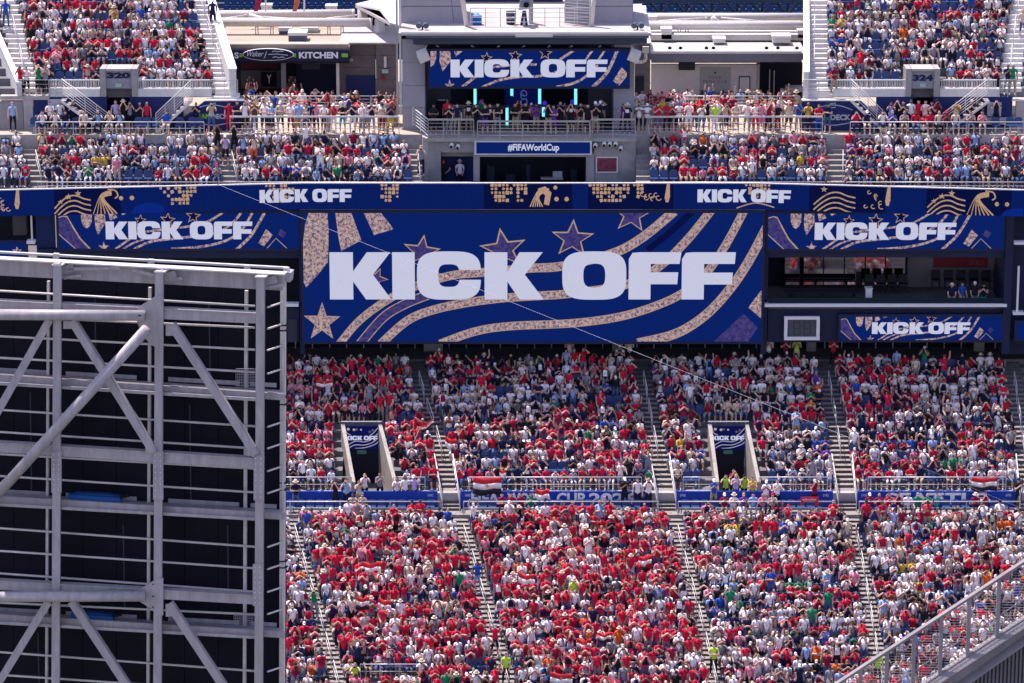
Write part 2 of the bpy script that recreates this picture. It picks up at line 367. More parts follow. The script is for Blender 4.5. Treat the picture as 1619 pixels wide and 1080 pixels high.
class Panel:
    """a flat picture area: maps design coordinates onto the plane of a real display"""
    def __init__(s, src, dst, Y, parent, curve=None, layer0=.006):
        s.src, s.dst, s.Y, s.p, s.curve = src, dst, Y, parent, curve; s.L = layer0
    def pt(s, x, y, L):
        a, b, c, d = s.src; A, B, C_, D = s.dst
        px = A+(x-a)/(c-a)*(C_-A)
        if s.curve: return s.curve(px, (y-b)/(d-b), L)
        X = W(A,(B+D)/2,s.Y).x + (px-A)/(C_-A)*(W(C_,(B+D)/2,s.Y).x-W(A,(B+D)/2,s.Y).x)
        return Vector((X, s.Y-L, ZAT(B,s.Y)+(y-b)/(d-b)*(ZAT(D,s.Y)-ZAT(B,s.Y))))
    def poly(s, name, polys, m, L, clip=True):
        mb = MB()
        for P_ in polys:
            if clip: P_ = clip_poly(P_, *s.src)
            if len(P_) < 3: continue
            k = len(mb.v); mb.v += [tuple(s.pt(x, y, L)) for x, y in P_]; mb.f.append(tuple(range(k, k+len(P_))))
        if not mb.f: return None
        return obj(name, mb, m, s.p, fixn=False)
    def band(s, name, pts, w, m, L, n=8):
        P_ = catmull(pts, n); quads = []
        L_, R_ = [], []
        for i, (x, y) in enumerate(P_):
            a = P_[max(0, i-1)]; b = P_[min(len(P_)-1, i+1)]; dx, dy = b[0]-a[0], b[1]-a[1]; q = math.hypot(dx, dy) or 1
            ww = w(i/(len(P_)-1)) if callable(w) else w
            L_.append((x-dy/q*ww/2, y+dx/q*ww/2)); R_.append((x+dy/q*ww/2, y-dx/q*ww/2))
        for i in range(len(P_)-1): quads.append([L_[i], L_[i+1], R_[i+1], R_[i]])
        return s.poly(name, quads, m, L)
    def ring(s, name, out, inn, m, L):
        n = min(len(out), len(inn)); qs = []
        o2 = resample(out, 48); i2 = resample(inn, 48)
        for i in range(48): j = (i+1) % 48; qs.append([o2[i], o2[j], i2[j], i2[i]])
        return s.poly(name, qs, m, L)
    def kick(s, x0, y0, x1, y1, m, L):
        def mp(p): return (x0+(p[0]-130)/1368*(x1-x0), y0+(p[1]-249)/162*(y1-y0))
        for nme, g in GL:
            if nme == 'O': s.ring('letter', [mp(p) for p in g[0]], [mp(p) for p in g[1]], m, L)
            else: s.poly('letter', [[mp(p) for p in g]], m, L)
def resample(P_, n):
    P_ = P_[:-1] if math.hypot(P_[0][0]-P_[-1][0], P_[0][1]-P_[-1][1]) < 1e-6 else P_
    out = []
    for i in range(n):
        t = i/n*len(P_); k = int(t); f = t-k; a, b = P_[k % len(P_)], P_[(k+1) % len(P_)]
        out.append((a[0]+(b[0]-a[0])*f, a[1]+(b[1]-a[1])*f))
    return out
def catmull(P_, n=8):
    P_ = [P_[0]]+list(P_)+[P_[-1]]; o = []
    for i in range(1, len(P_)-2):
        p0, p1, p2, p3 = P_[i-1:i+3]
        for k in range(n):
            t = k/n
            o.append(tuple(.5*((2*p1[a])+(-p0[a]+p2[a])*t+(2*p0[a]-5*p1[a]+4*p2[a]-p3[a])*t*t+(-p0[a]+3*p1[a]-3*p2[a]+p3[a])*t**3) for a in (0,1)))
    o.append(P_[-2]); return o
def star(cx, cy, r, rot=0, inner=.42, sx=1.15):
    return [(cx+sx*rr*math.sin(a+rot), cy-rr*math.cos(a+rot)) for i in range(10) for a, rr in [(i*math.pi/5, r if i % 2 == 0 else r*inner)]]
SY = 183.3
def screen_base(a, b, c, d, Y, label, name='led_screen', frame=True, blue=led_blue, group=None):
    t = thing(name, W((a+c)/2, d, Y), label, 'screen', group)
    if frame: obj('frame', MB().bpx(a-4, b-4, c+4, d+4, Y+.012, .4), navy_d, t)
    obj('display', MB().bpx(a, b, c, d, Y, .01), blue, t)
    return t
# ---- the big board
t = screen_base(480, 337, 1204.5, 540, SY-.25, 'huge LED board showing KICK OFF on blue with bronze stars and waves', 'led_scoreboard')
p = Panel((42,122,1587,552), (480,337,1204.5,540), SY-.25, t)
F1_ = led_foil; PU = led_purp
p.poly('ribbon_petal', [[(62,122),(125,122),(129,190),(125,285),(92,325),(50,370),(42,352),(42,222),(50,160)]], F1_, .004)
p.poly('ribbon_petal', [[(152,122),(206,122),(238,212),(170,248),(160,195)]], F1_, .004)
p.poly('ribbon_petal', [[(248,122),(306,122),(347,175),(281,195)]], F1_, .004)
for nm_, P_, w_ in (('wave_band',[(160,560),(230,480),(330,408),(420,365),(540,330),(640,320),(800,306),(915,298),(1080,257),(1180,205),(1290,115)],lambda u:20+6*u),
    ('wave_band',[(230,560),(310,470),(385,425),(460,395)],26),
    ('wave_band',[(300,560),(390,482),(480,445),(600,420),(720,405),(850,397),(940,390),(1130,360),(1240,300),(1330,215),(1415,110)],23),
    ('wave_band',[(500,560),(620,518),(740,500),(950,490),(1120,466),(1260,420),(1340,375),(1405,315),(1465,225),(1525,110)],22),
    ('wave_band',[(1170,558),(1300,525),(1400,462),(1480,375),(1540,285),(1600,170)],26)):
    p.band('wave_edge', P_, (lambda w0: (lambda u: (w0(u) if callable(w0) else w0)+6))(w_), led_edge, .003)
    p.band(nm_, P_, w_, PU if P_[0][0] == 230 else F1_, .005)
p.band('wave_band', [(1200,245),(1270,190),(1350,118)], 22, led_dark, .0035)
for cx, cy, r, ro in ((440,250,58,.15),(716,242,72,-.15),(948,207,66,.05),(1147,128,62,.1),(285,340,38,.4)):
    s_ = star(cx, cy, r, ro); p.poly('star_outline', [s_], led_edge, .006); p.poly('star', [star(cx, cy+1, r*.84, ro)], PU, .008)
s_ = star(102, 487, 68, .02, .4, .95); p.poly('star_outline', [s_], led_edge, .006); p.poly('star', [star(102,487,60,.02,.4,.95)], F1_, .008)
p.poly('diamond', [[(1543,437),(1587,378),(1587,474)]], F1_, .004)
p.poly('diamond', [[(1420,560),(1528,458),(1576,505),(1540,560)]], PU, .004)
p.kick(130, 249, 1498, 411, led_white, .012)
# ---- side screens with the narrow layout
def side_design(p, big=True, petals=True):
    if petals:
        p.poly('ribbon_petal', [[(303,246),(330,238),(352,242),(385,300),(420,360),(472,414),(385,414),(303,342)]], led_edge, .003)
        p.poly('ribbon_petal', [[(303,251),(330,243),(350,248),(378,304),(412,362),(460,414),(392,414),(303,335)]], PU, .005)
    p.poly('drop', [[(424,225),(484,225),(482,270),(470,295),(455,306),(438,298),(426,270)]], F1_, .004)
    p.poly('drop', [[(500,225),(553,225),(556,275),(530,315),(513,342),(500,300),(498,260)]], F1_, .004)
    p.poly('drop', [[(572,225),(607,225),(620,248),(580,265)]], F1_, .004); p.poly('drop', [[(640,225),(674,225),(648,236)]], F1_, .004)
    for P_, w_ in (([(600,420),(680,365),(730,332),(900,307),(1000,296),(1100,272),(1195,218)],11),([(640,420),(700,385),(760,365)],10),([(700,420),(800,376),(960,357),(1140,332),(1240,275),(1290,215)],13),
                   ([(905,416),(1060,405),(1200,372),(1290,310),(1350,215)],13),([(1255,420),(1340,340),(1415,215)],15)):
        p.band('wave_band', P_, w_, F1_, .005)
    for cx, cy, r in ((743,264,34),(890,262,44),(1028,242,44)):
        p.poly('star_outline', [star(cx,cy,r,.1,.42,1)], led_edge, .006); p.poly('star', [star(cx,cy,r*.76,.1,.42,1)], led_dark, .008)
    p.poly('star', [star(543,408,34,0,.4,.95)], F1_, .008)
    p.poly('diamond', [[(1418,310),(1453,342),(1405,402),(1375,385)]], F1_, .004)
    p.poly('diamond', [[(1497,310),(1528,330),(1508,358),(1480,338)]], PU, .004)
    p.poly('diamond', [[(1470,357),(1530,412),(1418,412)]], led_edge, .003); p.poly('diamond', [[(1470,361),(1524,412),(1424,412)]], led_blue, .004)
for (a,b,c,d), lab, Y, txt in (((93,337,472.5,393),'wide LED screen reading KICK OFF left of the main board, above the steel frame',SY,(555,268,1345,365)),
    ((1214.5,338,1587,393.5),'wide LED screen reading KICK OFF right of the main board, above the suites',SY,(558,271,1334,366)),
    ((1329,501,1584,537.5),'small LED screen reading KICK OFF beside the white framed clock',SY-.1,(554,268,1342,365)),
    ((680,81,992,136.5),'stage LED screen reading KICK OFF under the canopy roof',188.2,(437,268,1464,366))):
    t = screen_base(a, b, c, d, Y, lab); p = Panel((303,225,1594,414), (a,b,c,d), Y, t)
    if b == 81:
        p.poly('ribbon_petal', [[(306,225),(345,225),(342,270),(325,300),(306,310)]], F1_, .004)
        p.poly('drop', [[(368,225),(435,225),(440,275),(385,335),(365,280)]], F1_, .004); p.poly('drop', [[(460,225),(515,225),(470,255)]], F1_, .004)
        p.poly('star', [star(430,412,36,0,.4,.95)], F1_, .008)
        for P_, w_ in (([(510,420),(600,362)],16),([(640,420),(760,380),(900,362),(1000,360),(1100,345),(1200,310)],13),([(1130,418),(1250,395),(1330,355),(1400,300)],14),([(1365,420),(1460,340),(1530,215)],20),([(700,312),(850,300),(1000,296)],12),([(1150,270),(1255,215)],14),([(1320,270),(1370,215)],13),([(1405,270),(1450,215)],13)):
            p.band('wave_band', P_, w_, F1_, .005)
        for cx, cy, r in ((672,262,34),(860,250,40),(1057,236,40)):
            p.poly('star_outline', [star(cx,cy,r,.1,.42,1.2)], led_edge, .006); p.poly('star', [star(cx,cy,r*.74,.1,.42,1.2)], led_dark, .008)
        p.poly('diamond', [[(1555,312),(1590,338),(1590,360),(1542,410),(1500,385)]], F1_, .004)
    else: side_design(p)
    p.kick(*txt, led_white, .012)
# ---- the ribbon board (bends towards the pitch at both ends)
RY = 183.0
def ribY(px):
    if px < 480: return RY - (480-px)/480*1.75
    if px > 1190: return RY - (px-1190)/429*1.75
    return RY
ZT = ZAT(290.5, RY); ZB = ZAT(331, RY)
def ribX(px): return XPX(px, ribY(px), ZT)
def ribpt(px, v, L): return Vector((ribX(px), ribY(px)-L, ZT+(ZB-ZT)*v))
t = thing('led_ribbon', (0, RY, ZB), 'long blue LED ribbon with two KICK OFF texts below the deck seats', 'screen')
xs = [-420,-200,0,240,480,835,1190,1400,1619,1850,2050]
for a, b in zip(xs, xs[1:]):
    mb = MB(); A0, B0 = ribpt(a, 0, 0), ribpt(b, 0, 0); A1, B1 = ribpt(a, 1, 0), ribpt(b, 1, 0)
    bk = Vector((0, .25, 0)); mb.hexa([A1, B1, B0, A0, A1+bk, B1+bk, B0+bk, A0+bk]); obj('display', mb, emat('ribbon_blue','071c5e'), t)
mb = MB()
for a, b in zip(xs, xs[1:]):
    A0, B0 = ribpt(a, 0, .03), ribpt(b, 0, .03); u = Vector((0,0,.055)); bk = Vector((0,.14,0)); A0 += Vector((0,0,.003)); B0 += Vector((0,0,.003))
    mb.hexa([A0, B0, B0+u, A0+u, A0+bk, B0+bk, B0+u+bk, A0+u+bk])
obj('top_trim', mb, whitep, t)
p = Panel((0,0,1619,40), (0,0,1619,40), RY, t, curve=ribpt)
for a, b in ((85,145),(145,190),(765,905),(930,1065),(1280,1400),(1465,1535),(1535,1600)):
    p.poly('dark_patch', [[(a,0),(b,0),(b,40),(a,40)]], emat('led_mid_dark','050f3e'), .003)
rr = random.Random(3)
def mosaic(cx, w_, y0=2, y1=30, fan=False):
    P_ = []
    x = cx-w_/2
    while x < cx+w_/2:
        y = y0
        while y < y1:
            s_ = rr.uniform(2.2, 4)
            if rr.random() < .8 and (abs(x-cx)/(w_/2))+(y-y0)/(y1-y0)*.7 < 1.15:
                a = rr.uniform(-.5,.5); q = []
                for k in range(4): q.append((x+s_*math.cos(a+math.pi/4+k*math.pi/2), y+s_*math.sin(a+math.pi/4+k*math.pi/2)))
                P_.append(q)
            y += 6
        x += 6
    p.poly('mosaic', P_, led_gold, .006)
for cx, w_ in ((282,56),(443,44),(616,36),(793,42),(823,20),(966,66),(1010,14),(1200,40)): mosaic(cx, w_)
def waves(x0, x1, n=4, stars=True):
    for i in range(n):
        yy = 18+i*8; P_ = [(x0+(x1-x0)*u, yy-14*math.sin(math.pi*min(1, u*1.1))+12*(1-u)) for u in (0,.2,.4,.6,.8,1)]
        p.band('wave_band', P_, 2.2, led_gold, .006)
    if stars:
        for cx, cy, r in ((x0+10,20,4),(x0+23,12,5),(x0+38,7,5)): p.poly('star', [star(cx,cy,r)], led_gold, .007)
waves(85,143); waves(1287,1353,5,False); waves(1467,1527); p.poly('star', [star(1303,6,5)], led_gold, .007)
p.band('wave_band', [(1165,38),(1195,30),(1225,36)], 1.8, led_gold, .006)
def feathers(x0, x1):
    cx = x1-8
    for i in range(7):
        u = i/6; p.band('feather', [(cx, 4+i), (x0+(x1-x0)*(.35+.1*u), 10+6*u), (x0+(x1-x0)*u, 40)], 1.2+1.2*u, led_gold, .006)
    p.band('feather', [(x1-14,2),(x1-2,4),(x1+2,12),(x1-3,16)], 2.2, led_gold, .007)
feathers(146,184); feathers(1530,1572)
for i in range(6): p.band('feather', [(868,8),(852,10+i*2),(838+i*4,36)], 1.8, led_gold, .006)
p.poly('feather', [[(850,8),(862,4),(872,14),(868,34),(860,32),(862,18)]], led_gold, .007)
def disc(cx, cy, r, m=led_gold): p.poly('dot', [[(cx+r*math.cos(a*math.pi/6), cy+r*math.sin(a*math.pi/6)) for a in range(12)]], m, .007)
for cx, cy, r in ((191,16,3.4),(208,16,3.6),(878,6,3.2),(880,24,3.6),(896,24,3.6),(1577,22,3.4),(1593,22,3.4)): disc(cx, cy, r)
def swirls(x0, x1):
    for i in range(7):
        x = rr.uniform(x0, x1); y = rr.uniform(6, 32); s_ = rr.uniform(3, 6)
        p.band('swirl', [(x+s_*math.cos(a)*(1-a/9), y+s_*math.sin(a)*(1-a/9)) for a in np.arange(rr.random()*2, 5.5, .8)], 1.4, led_gold, .006, 4)
swirls(1008,1048); swirls(1358,1396); swirls(0,12)
for cx in (27,1056,1405): p.poly('drop', [[(cx-1.5,0),(cx+3,0),(cx+3.5,20),(cx+1,29),(cx-3,29),(cx-5,22)]], led_gold, .006)
p.poly('arc_patch', [[(205,40),(212,30),(228,24),(245,24),(256,30),(262,40)]], emat('led_mid','0a2680'), .005); p.poly('arc_patch', [[(1583,40),(1592,31),(1605,28),(1640,28),(1640,40)]], MATS['led_mid'], .005)
p.kick(410, 8, 556, 28.5, led_white, .012); p.kick(1103, 8.5, 1251, 29, led_white, .012)
# ================================================================== text
def text_mb(s, px0, py0, px1, py1, Y, bold=.02, ext=.004, shear=0):
    cu = bpy.data.curves.new('t', 'FONT'); cu.body = s; cu.offset = bold; cu.resolution_u = 3; cu.shear = shear
    o = bpy.data.objects.new('t', cu); C.objects.link(o); dg = bpy.context.evaluated_depsgraph_get(); me = bpy.data.meshes.new_from_object(o.evaluated_get(dg))
    v = np.array([x.co[:] for x in me.vertices]); lo = v.min(0); hi = v.max(0)
    A = W(px0, (py0+py1)/2, Y).x; B = W(px1, (py0+py1)/2, Y).x; zt, zb = ZAT(py0, Y), ZAT(py1, Y)
    mb = MB(); mb.v = [(A+(q[0]-lo[0])/(hi[0]-lo[0])*(B-A), Y-ext, zb+(q[1]-lo[1])/(hi[1]-lo[1])*(zt-zb)) for q in v]
    mb.f = [tuple(pp.vertices) for pp in me.polygons]
    bpy.data.objects.remove(o); bpy.data.curves.remove(cu); return mb
def letters(s, px0, py0, px1, py1, Y, m, parent, bold=.02, ext=.01, name='lettering', shear=0):
    return obj(name, text_mb(s, px0, py0, px1, py1, Y, bold, ext, shear), m, parent, fixn=False)
def panelled(t, a, b, c, d, Y, m, nx, ny, gap=.018, depth=.06, name='panel', back=None):
    x0, x1 = W(a,(b+d)/2,Y).x, W(c,(b+d)/2,Y).x; z1, z0_ = ZAT(b,Y), ZAT(d,Y)
    obj('backing', MB().box(x0, x1, Y+depth, Y+depth+.15, z0_, z1), back or mat('joint_dark', (.08,.08,.1)), t)
    ys = ny if isinstance(ny, list) else [i/ny for i in range(ny+1)]
    me = None
    for i in range(nx):
        for u0, u1 in zip(ys, ys[1:]):
            mb = MB().box(x0+(x1-x0)*i/nx+gap/2, x0+(x1-x0)*(i+1)/nx-gap/2, Y, Y+depth, z1+(z0_-z1)*u1+gap/2, z1+(z0_-z1)*u0-gap/2); obj(name, mb, m, t)
# ================================================================== suites level facade
t = thing('suite_facade', W(835, 560, 184), 'dark navy suite level wall behind and around the LED boards', 'building')
def fac(name, a, b, c, d, Y, dep, m=navy_d): return obj(name, MB().bpx(a, b, c, d, Y, dep), m, t)
fac('back_wall', 60, 398, 473, 492, 186.5, .3, dark_in)
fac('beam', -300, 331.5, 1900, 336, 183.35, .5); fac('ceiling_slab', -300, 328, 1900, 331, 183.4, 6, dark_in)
fac('wall_panel', 60, 331, 89, 560, 183.9, .4, navy_w); fac('pier', 473, 331, 480, 560, 183.5, 4); fac('pier', 1204.5, 331, 1214, 560, 183.5, 4)
fac('pier', 1588, 331, 1600, 560, 183.2, 4); fac('wall_panel', 60, 394, 473, 408, 183.55, .4); fac('wall_panel', 60, 487, 473, 541, 183.6, .4)
fac('wall_panel', 455, 505, 470, 541, 183.5, .1, mat('slate_panel',(.03,.035,.06)))
fac('wall_panel', 1214, 394, 1590, 407, 183.5, .4); fac('wall_panel', 1214, 488, 1590, 541, 183.6, .5)
fac('floor_slab', 1214, 486.5, 1590, 488, 183.6, 5.5, conc_d); fac('back_wall', 1214, 400, 1440, 487, 188.6, .3, dark_in); fac('back_wall', 1434, 400, 1590, 487, 188.4, .4, mat('suite_grey', (.20,.18,.2), noise=.1))
fac('white_ledge', 1209, 481, 1592, 485.5, 183.1, .5, mat('ledge_white', (.7,.68,.72)))
fac('white_ledge', 440, 480.5, 472, 485, 183.1, .5, MATS['ledge_white'])
fac('glass_rail', 1215, 471, 1588, 481, 183.3, .03, mat('tinted_glass', (.01,.02,.03), .5, spec=.1))
for a, b in ((1241,1264),(1271,1301),(1303,1334),(1336,1367),(1369,1399),(1401,1431)):
    w_ = obj('window', MB().bpx(a-1, 404, b+1, 452, 187.6, .08), dark_in, t); obj('pane', MB().prism([Vector((W(q_,428,187.5).x, 187.47+(.13 if r_ == 406 else 0), ZAT(r_,187.5))) for q_, r_ in ((a,450),(b,450),(b,406),(a,406))], (0,.02,0)), mat('mirror_glass',(.24,.22,.24),.02,metal=1), w_)
fac('red_banner', 1476, 406, 1561, 423, 188.3, .05, mat('dull_red_banner', (.2,.02,.03)))
letters('THE WORLD CUP', 1532, 411, 1556, 419, 188.3, mat('faded_print', (.35,.12,.14)), t, 0)
# left end box interior
fac('back_wall', -300, 335, 60, 388, 187, .3, dark_in); fac('concrete_pier', 20, 334, 41, 372, 186, .5, mat('dim_concrete', (.12,.11,.13)))
fac('white_post', 48.5, 333, 51, 381, 183.2, .1, MATS['ledge_white']); fac('white_ledge', 42, 381, 55, 386, 183, .5, MATS['ledge_white'])
p2 = screen_base(-300, 384, 39, 405, 183.3, 'narrow LED strip with a gold star at the left edge above the steel frame', 'led_strip')
p = Panel((0,384,39,405), (0,384,39,405), 183.3, p2); p.poly('star', [star(27,397,7.5)], F1_, .006)
fac('white_post', 1608, 421, 1611, 497, 183, .1, MATS['ledge_white']); fac('white_ledge', 1602, 494, 1619, 498, 182.9, .5, MATS['ledge_white']); fac('white_ledge', 1604, 383, 1640, 387, 182.9, .5, MATS['ledge_white'])
fac('back_wall', 1600, 331, 1900, 560, 184.5, .3, navy_d)
screen_base(1608, 511, 1800, 536, 183, 'LED strip with plain blue picture at the right edge under the suites', 'led_strip')
# game clock
t2 = thing('game_clock', W(1268,538,183.2), 'unlit game clock in a white frame right of the big LED board', 'clock')
for a,b,c,d in ((1240,501,1296,505.5),(1240,533,1296,538),(1240,505.5,1245,533),(1291,505.5,1296,533)): obj('frame', MB().bpx(a,b,c,d,183.1,.2), MATS['ledge_white'], t2)
obj('face', MB().bpx(1245,505.5,1291,533,183.2,.1), mat('clock_face', (.07,.075,.09)), t2)
seg = mat('unlit_segment', (.045,.05,.06))
for cx in (1260,1276):
    for (a,b,c,d) in ((-5,509,5,511),(-5,518.5,5,520.5),(-5,528,5,530),(-6,510,-4,519),(4,510,6,519),(-6,520,-4,529),(4,520,6,529)): obj('digit_segment', MB().bpx(cx+a,b,cx+c,d,183.19,.01), seg, t2)
# suite furniture
def suite_chair(x, y, z, label):
    t = thing('lounge_chair', (x,y,z), label, 'chair', 'dark chairs in the suite'); m_ = mat('black_upholstery', (.012,.012,.02))
    obj('seat', MB().box(x-.25,x+.25,y-.25,y+.25,z+.4,z+.5), m_, t); obj('backrest', MB().box(x-.25,x+.25,y+.2,y+.28,z+.5,z+.95), m_, t)
    for sx in (-.2,.2):
        for sy in (-.2,.2): obj('leg', MB().box(x+sx-.02,x+sx+.02,y+sy-.02,y+sy+.02,z,z+.4), m_, t)
ZS = ZAT(486.5,183.6)
for i, px in enumerate((1480,1500,1520,1540,1560,1578)): suite_chair(W(px,470,186.5).x, 186.8, ZS+.35, f'{ordn(i+1)} from left of the dark chairs behind the suite guests')
for i, px in enumerate((1375,1393,1411,1428)): suite_chair(W(px,470,186).x, 186.2, ZS+.25, f'{ordn(i+1)} from left of the dark lounge chairs left of the suite wall')
t2 = thing('suite_table', W(1300,486,185), 'long dark counter in front of the suite windows', 'table'); obj('counter_top', MB().bpx(1240,462,1360,464,185,.6), dark_in, t2)
for px in (1250,1300,1350): obj('leg', MB().bpx(px-2,464,px+2,486,185.2,.1), dark_in, t2)
t2 = thing('pedestal', W(1374,486,184.5), 'small white pedestal standing beside the dark suite chairs', 'pedestal'); obj('body', MB().bpx(1369,457,1379,478,184.5,.4), MATS['ledge_white'], t2); obj('top', MB().bpx(1368,456,1380,457,184.45,.5), MATS['ledge_white'], t2)
# window wall behind the top rows
t = thing('window_wall', W(1000,575,188.2), 'dark glazed wall behind the top row under the suites', 'wall')
zt = ZAT(520,188.2); zb = ZAT(598,188.2); obj('backing', MB().box(-42,42,188.6,188.8,zb-3,zt+2), dark_in, t)
obj('low_wall', MB().box(-42,42,188.1,188.3,zb-2.5,ZAT(560,188.2)), conc_d, t); obj('sill', MB().box(-42,42,188.0,188.1,ZAT(560,188),ZAT(557.5,188)), mat('sill_metal',(.4,.4,.46)), t)
for i in range(46):
    px = 440+i*27; o = obj('mullion', MB().bpx(px-.8, 520, px+.8, 557, 188.05, .08), MATS['sill_metal'], t)
    obj('pane', MB().bpx(px+1, 520, px+26, 557, 188.3, .04), glass_d, t)
for a, c, lab in ((670,700,'leftmost'),(1275,1290,'middle'),(1540,1556,'rightmost'),(968,985,'centre')):
    t2 = thing('support_column', W((a+c)/2,590,187.6), f'{lab} grey concrete column behind the top rows under the suites', 'column')
    obj('shaft', MB().bpx(a, 525, c, 590, 187.4, .6), mat('shaded_concrete', (.3,.28,.3), noise=.2), t2); obj('capital', MB().bpx(a-2, 515, c+2, 525, 187.3, .8), MATS['shaded_concrete'], t2)
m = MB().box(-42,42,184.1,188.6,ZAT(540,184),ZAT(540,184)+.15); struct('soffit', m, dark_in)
# ================================================================== blue front boards
def board(a, c, label, txt=None):
    t = thing('banner_board', W((a+c)/2,803,173.9), label, 'banner')
    nseg = max(1, round((c-a)/62)); x0, x1 = W(a,790,173.9).x, W(c,790,173.9).x
    for i in range(nseg):
        obj('panel', MB().box(x0+(x1-x0)*i/nseg+.006, x0+(x1-x0)*(i+1)/nseg-.006, 173.9, 173.99, WALK_Z+.02, ZAT(777,173.9)), blue_b, t)
    for s, px0, px1, py0, py1 in (txt or []): letters(s, px0, py0, px1, py1, 173.9, pmat, t, .035)
    for px in (a+7, c-16): letters('26 WORLD', px, 781, px+9, 785, 173.9, pmat, t, 0, name='small_print')
    return t
board(380, 692, 'blue board left of the stairs behind the row of empty chairs')
board(728, 1029, 'blue board reading FIFA WORLD CUP 2026 in white', [('FIFA',745,790,779,797.5),('WORLD',802,870,779,797.5),('CUP',880,925,779,797.5),('2026',931,1005,779,797.5)])
board(1068, 1317, 'blue board below the right KICK OFF portal')
board(1355, 1606, 'blue board reading SEATTLE in white at the right', [('SEATTLE',1400,1560,779,797.5)])
# rails above the boards and in front of the board seats
def rail_px(name, a, c, py_floor, Y, z, h, np_, nr, label, **k):
    return railing(name, [(XPX(a,Y,z),Y,z),(XPX(c,Y,z),Y,z)], h, np_, nr, label, **k)
for a, c, lab in ((380,556,'left of the left portal'),(622,672,'right of the left portal'),(742,1014,'above FIFA WORLD CUP'),(1080,1130,'left of the right portal'),(1200,1308,'right of the right portal'),(1372,1590,'above SEATTLE')):
    rail_px('guard_rail', a, c, 775, 174.25, UR[0][1], .8, max(2,int((c-a)/70)), 1, f'metal guard rail on the bottom of the upper seats {lab}', group='guard rails of the lower bowl')
for a, c, lab in ((380,696,'left of the stairs'),(733,1041,'under FIFA WORLD CUP board'),(1072,1320,'under the right portal'),(1358,1612,'under SEATTLE board')):
    rail_px('guard_rail', a, c, 805, 172.85, WALK_Z, .72, max(3,int((c-a)/70)), 1, f'metal guard rail in front of the board seats {lab}', group='guard rails of the lower bowl')
for a, c, lab in ((570,662,'left'),(1255,1345,'right')):
    y, z = LR[17][0]-.1, LR[17][1]
    rail_px('guard_rail', a, c, 1060, y, z, .75, 3, 1, f'{lab} metal guard rail at the bottom of the lower seats', group='guard rails of the lower bowl')
# ================================================================== KICK OFF portals of the lower bowl
def portal(x0, x1, lean0, lean1, label):
    # x0,x1: opening at the banner; walls splay downwards
    Yt, Yf = 178.45, 174.2
    t = thing('vomitory_portal', W((x0+x1)/2, 803, 174), label, 'portal', 'KICK OFF portals in the lower bowl')
    zf = WALK_Z
    def wall(pxt, pxb, s):
        a = W(pxt, 675, Yt); b = W(pxb, 765, Yf); w_ = .2*s
        zt_, zb_ = a.z, b.z
        mb = MB(); P_ = [(a.x,Yt,zf),(b.x,Yf,zf),(b.x,Yf,zb_+.1),(a.x,Yt,zt_+.15)]
        mb.prism([Vector(q) for q in P_], (w_,0,0)); obj('side_wall', mb, mat('portal_beige',(.36,.33,.29),noise=.3,nscale=1.5), t)
    wall(x0, x0+lean0, -1); wall(x1, x1+lean1, 1)
    a = W(x0, 675, Yt); b = W(x1, 675, Yt); L = W(x0, 710, Yt).z
    fr = obj('banner', MB().box(a.x, b.x, Yt-.06, Yt, L, a.z+.05), emat('banner_glow','0b1250'), t)
    p = Panel((0,0,200,140), (x0+.5,674,x1-.5,709), Yt-.07, fr)
    for cx, cy, r in ((55,22,8),(98,22,6),(20,18,9)): p.poly('dot', [[(cx+r*math.cos(a_*math.pi/6), cy+r*math.sin(a_*math.pi/6)) for a_ in range(12)]], emat('banner_cream','b8a898'), .004)
    for cx, cy in ((70,20),(150,35),(170,25)): p.poly('star', [star(cx,cy,11)], emat('banner_gold','6a5560'), .004)
    for P_ in ([(10,125),(60,95),(120,98),(165,80),(200,45)],[(20,140),(60,118),(120,118),(170,100),(200,75)],[(60,140),(120,135),(180,115),(200,98)],[(150,60),(175,40),(200,10)],[(0,5),(10,40),(35,55)]):
        p.band('wave_band', P_, 5, emat('banner_pale','a8a0b8'), .005)
    p.kick(2, 60, 198, 88, led_white, .01)
    zd = L
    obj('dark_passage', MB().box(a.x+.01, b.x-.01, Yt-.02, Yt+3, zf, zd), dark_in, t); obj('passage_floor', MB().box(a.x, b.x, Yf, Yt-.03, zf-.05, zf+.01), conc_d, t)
    obj('exit_sign', MB().box((a.x+b.x)/2-.25, (a.x+b.x)/2+.25, Yt-.1, Yt-.05, zd-.25, zd-.05), mat('exit_green',(.08,.25,.2)), t)
    for s, xx in ((-1, a.x), (1, b.x)): obj('cap_rail', MB().tube((xx,Yt,a.z+.25),(xx+(.0),Yt,a.z+.3),.03), rail_m, t)
    obj('cap_rail', MB().tube((a.x-.2,Yt,a.z+.3),(b.x+.2,Yt,a.z+.3),.03,6), rail_m, t)
PORT = [(545,598,17,24),(1125,1178,12,19)]
portal(*PORT[0], 'left portal with a blue KICK OFF banner and pale splayed walls')
portal(*PORT[1], 'right portal with a blue KICK OFF banner and pale splayed walls')
# ================================================================== stage block in the middle of the deck
FZ = DK_Z
t = thing('stage_block', W(840, 291, 186.8), 'grey panelled stage block with roof canopy in the middle of the deck', 'building')
YB = 186.6
def wb(name, a, b, c, d, Y, dep, m, par=None, **k): return obj(name, MB().bpx(a,b,c,d,Y,dep), m, par or t, **k)
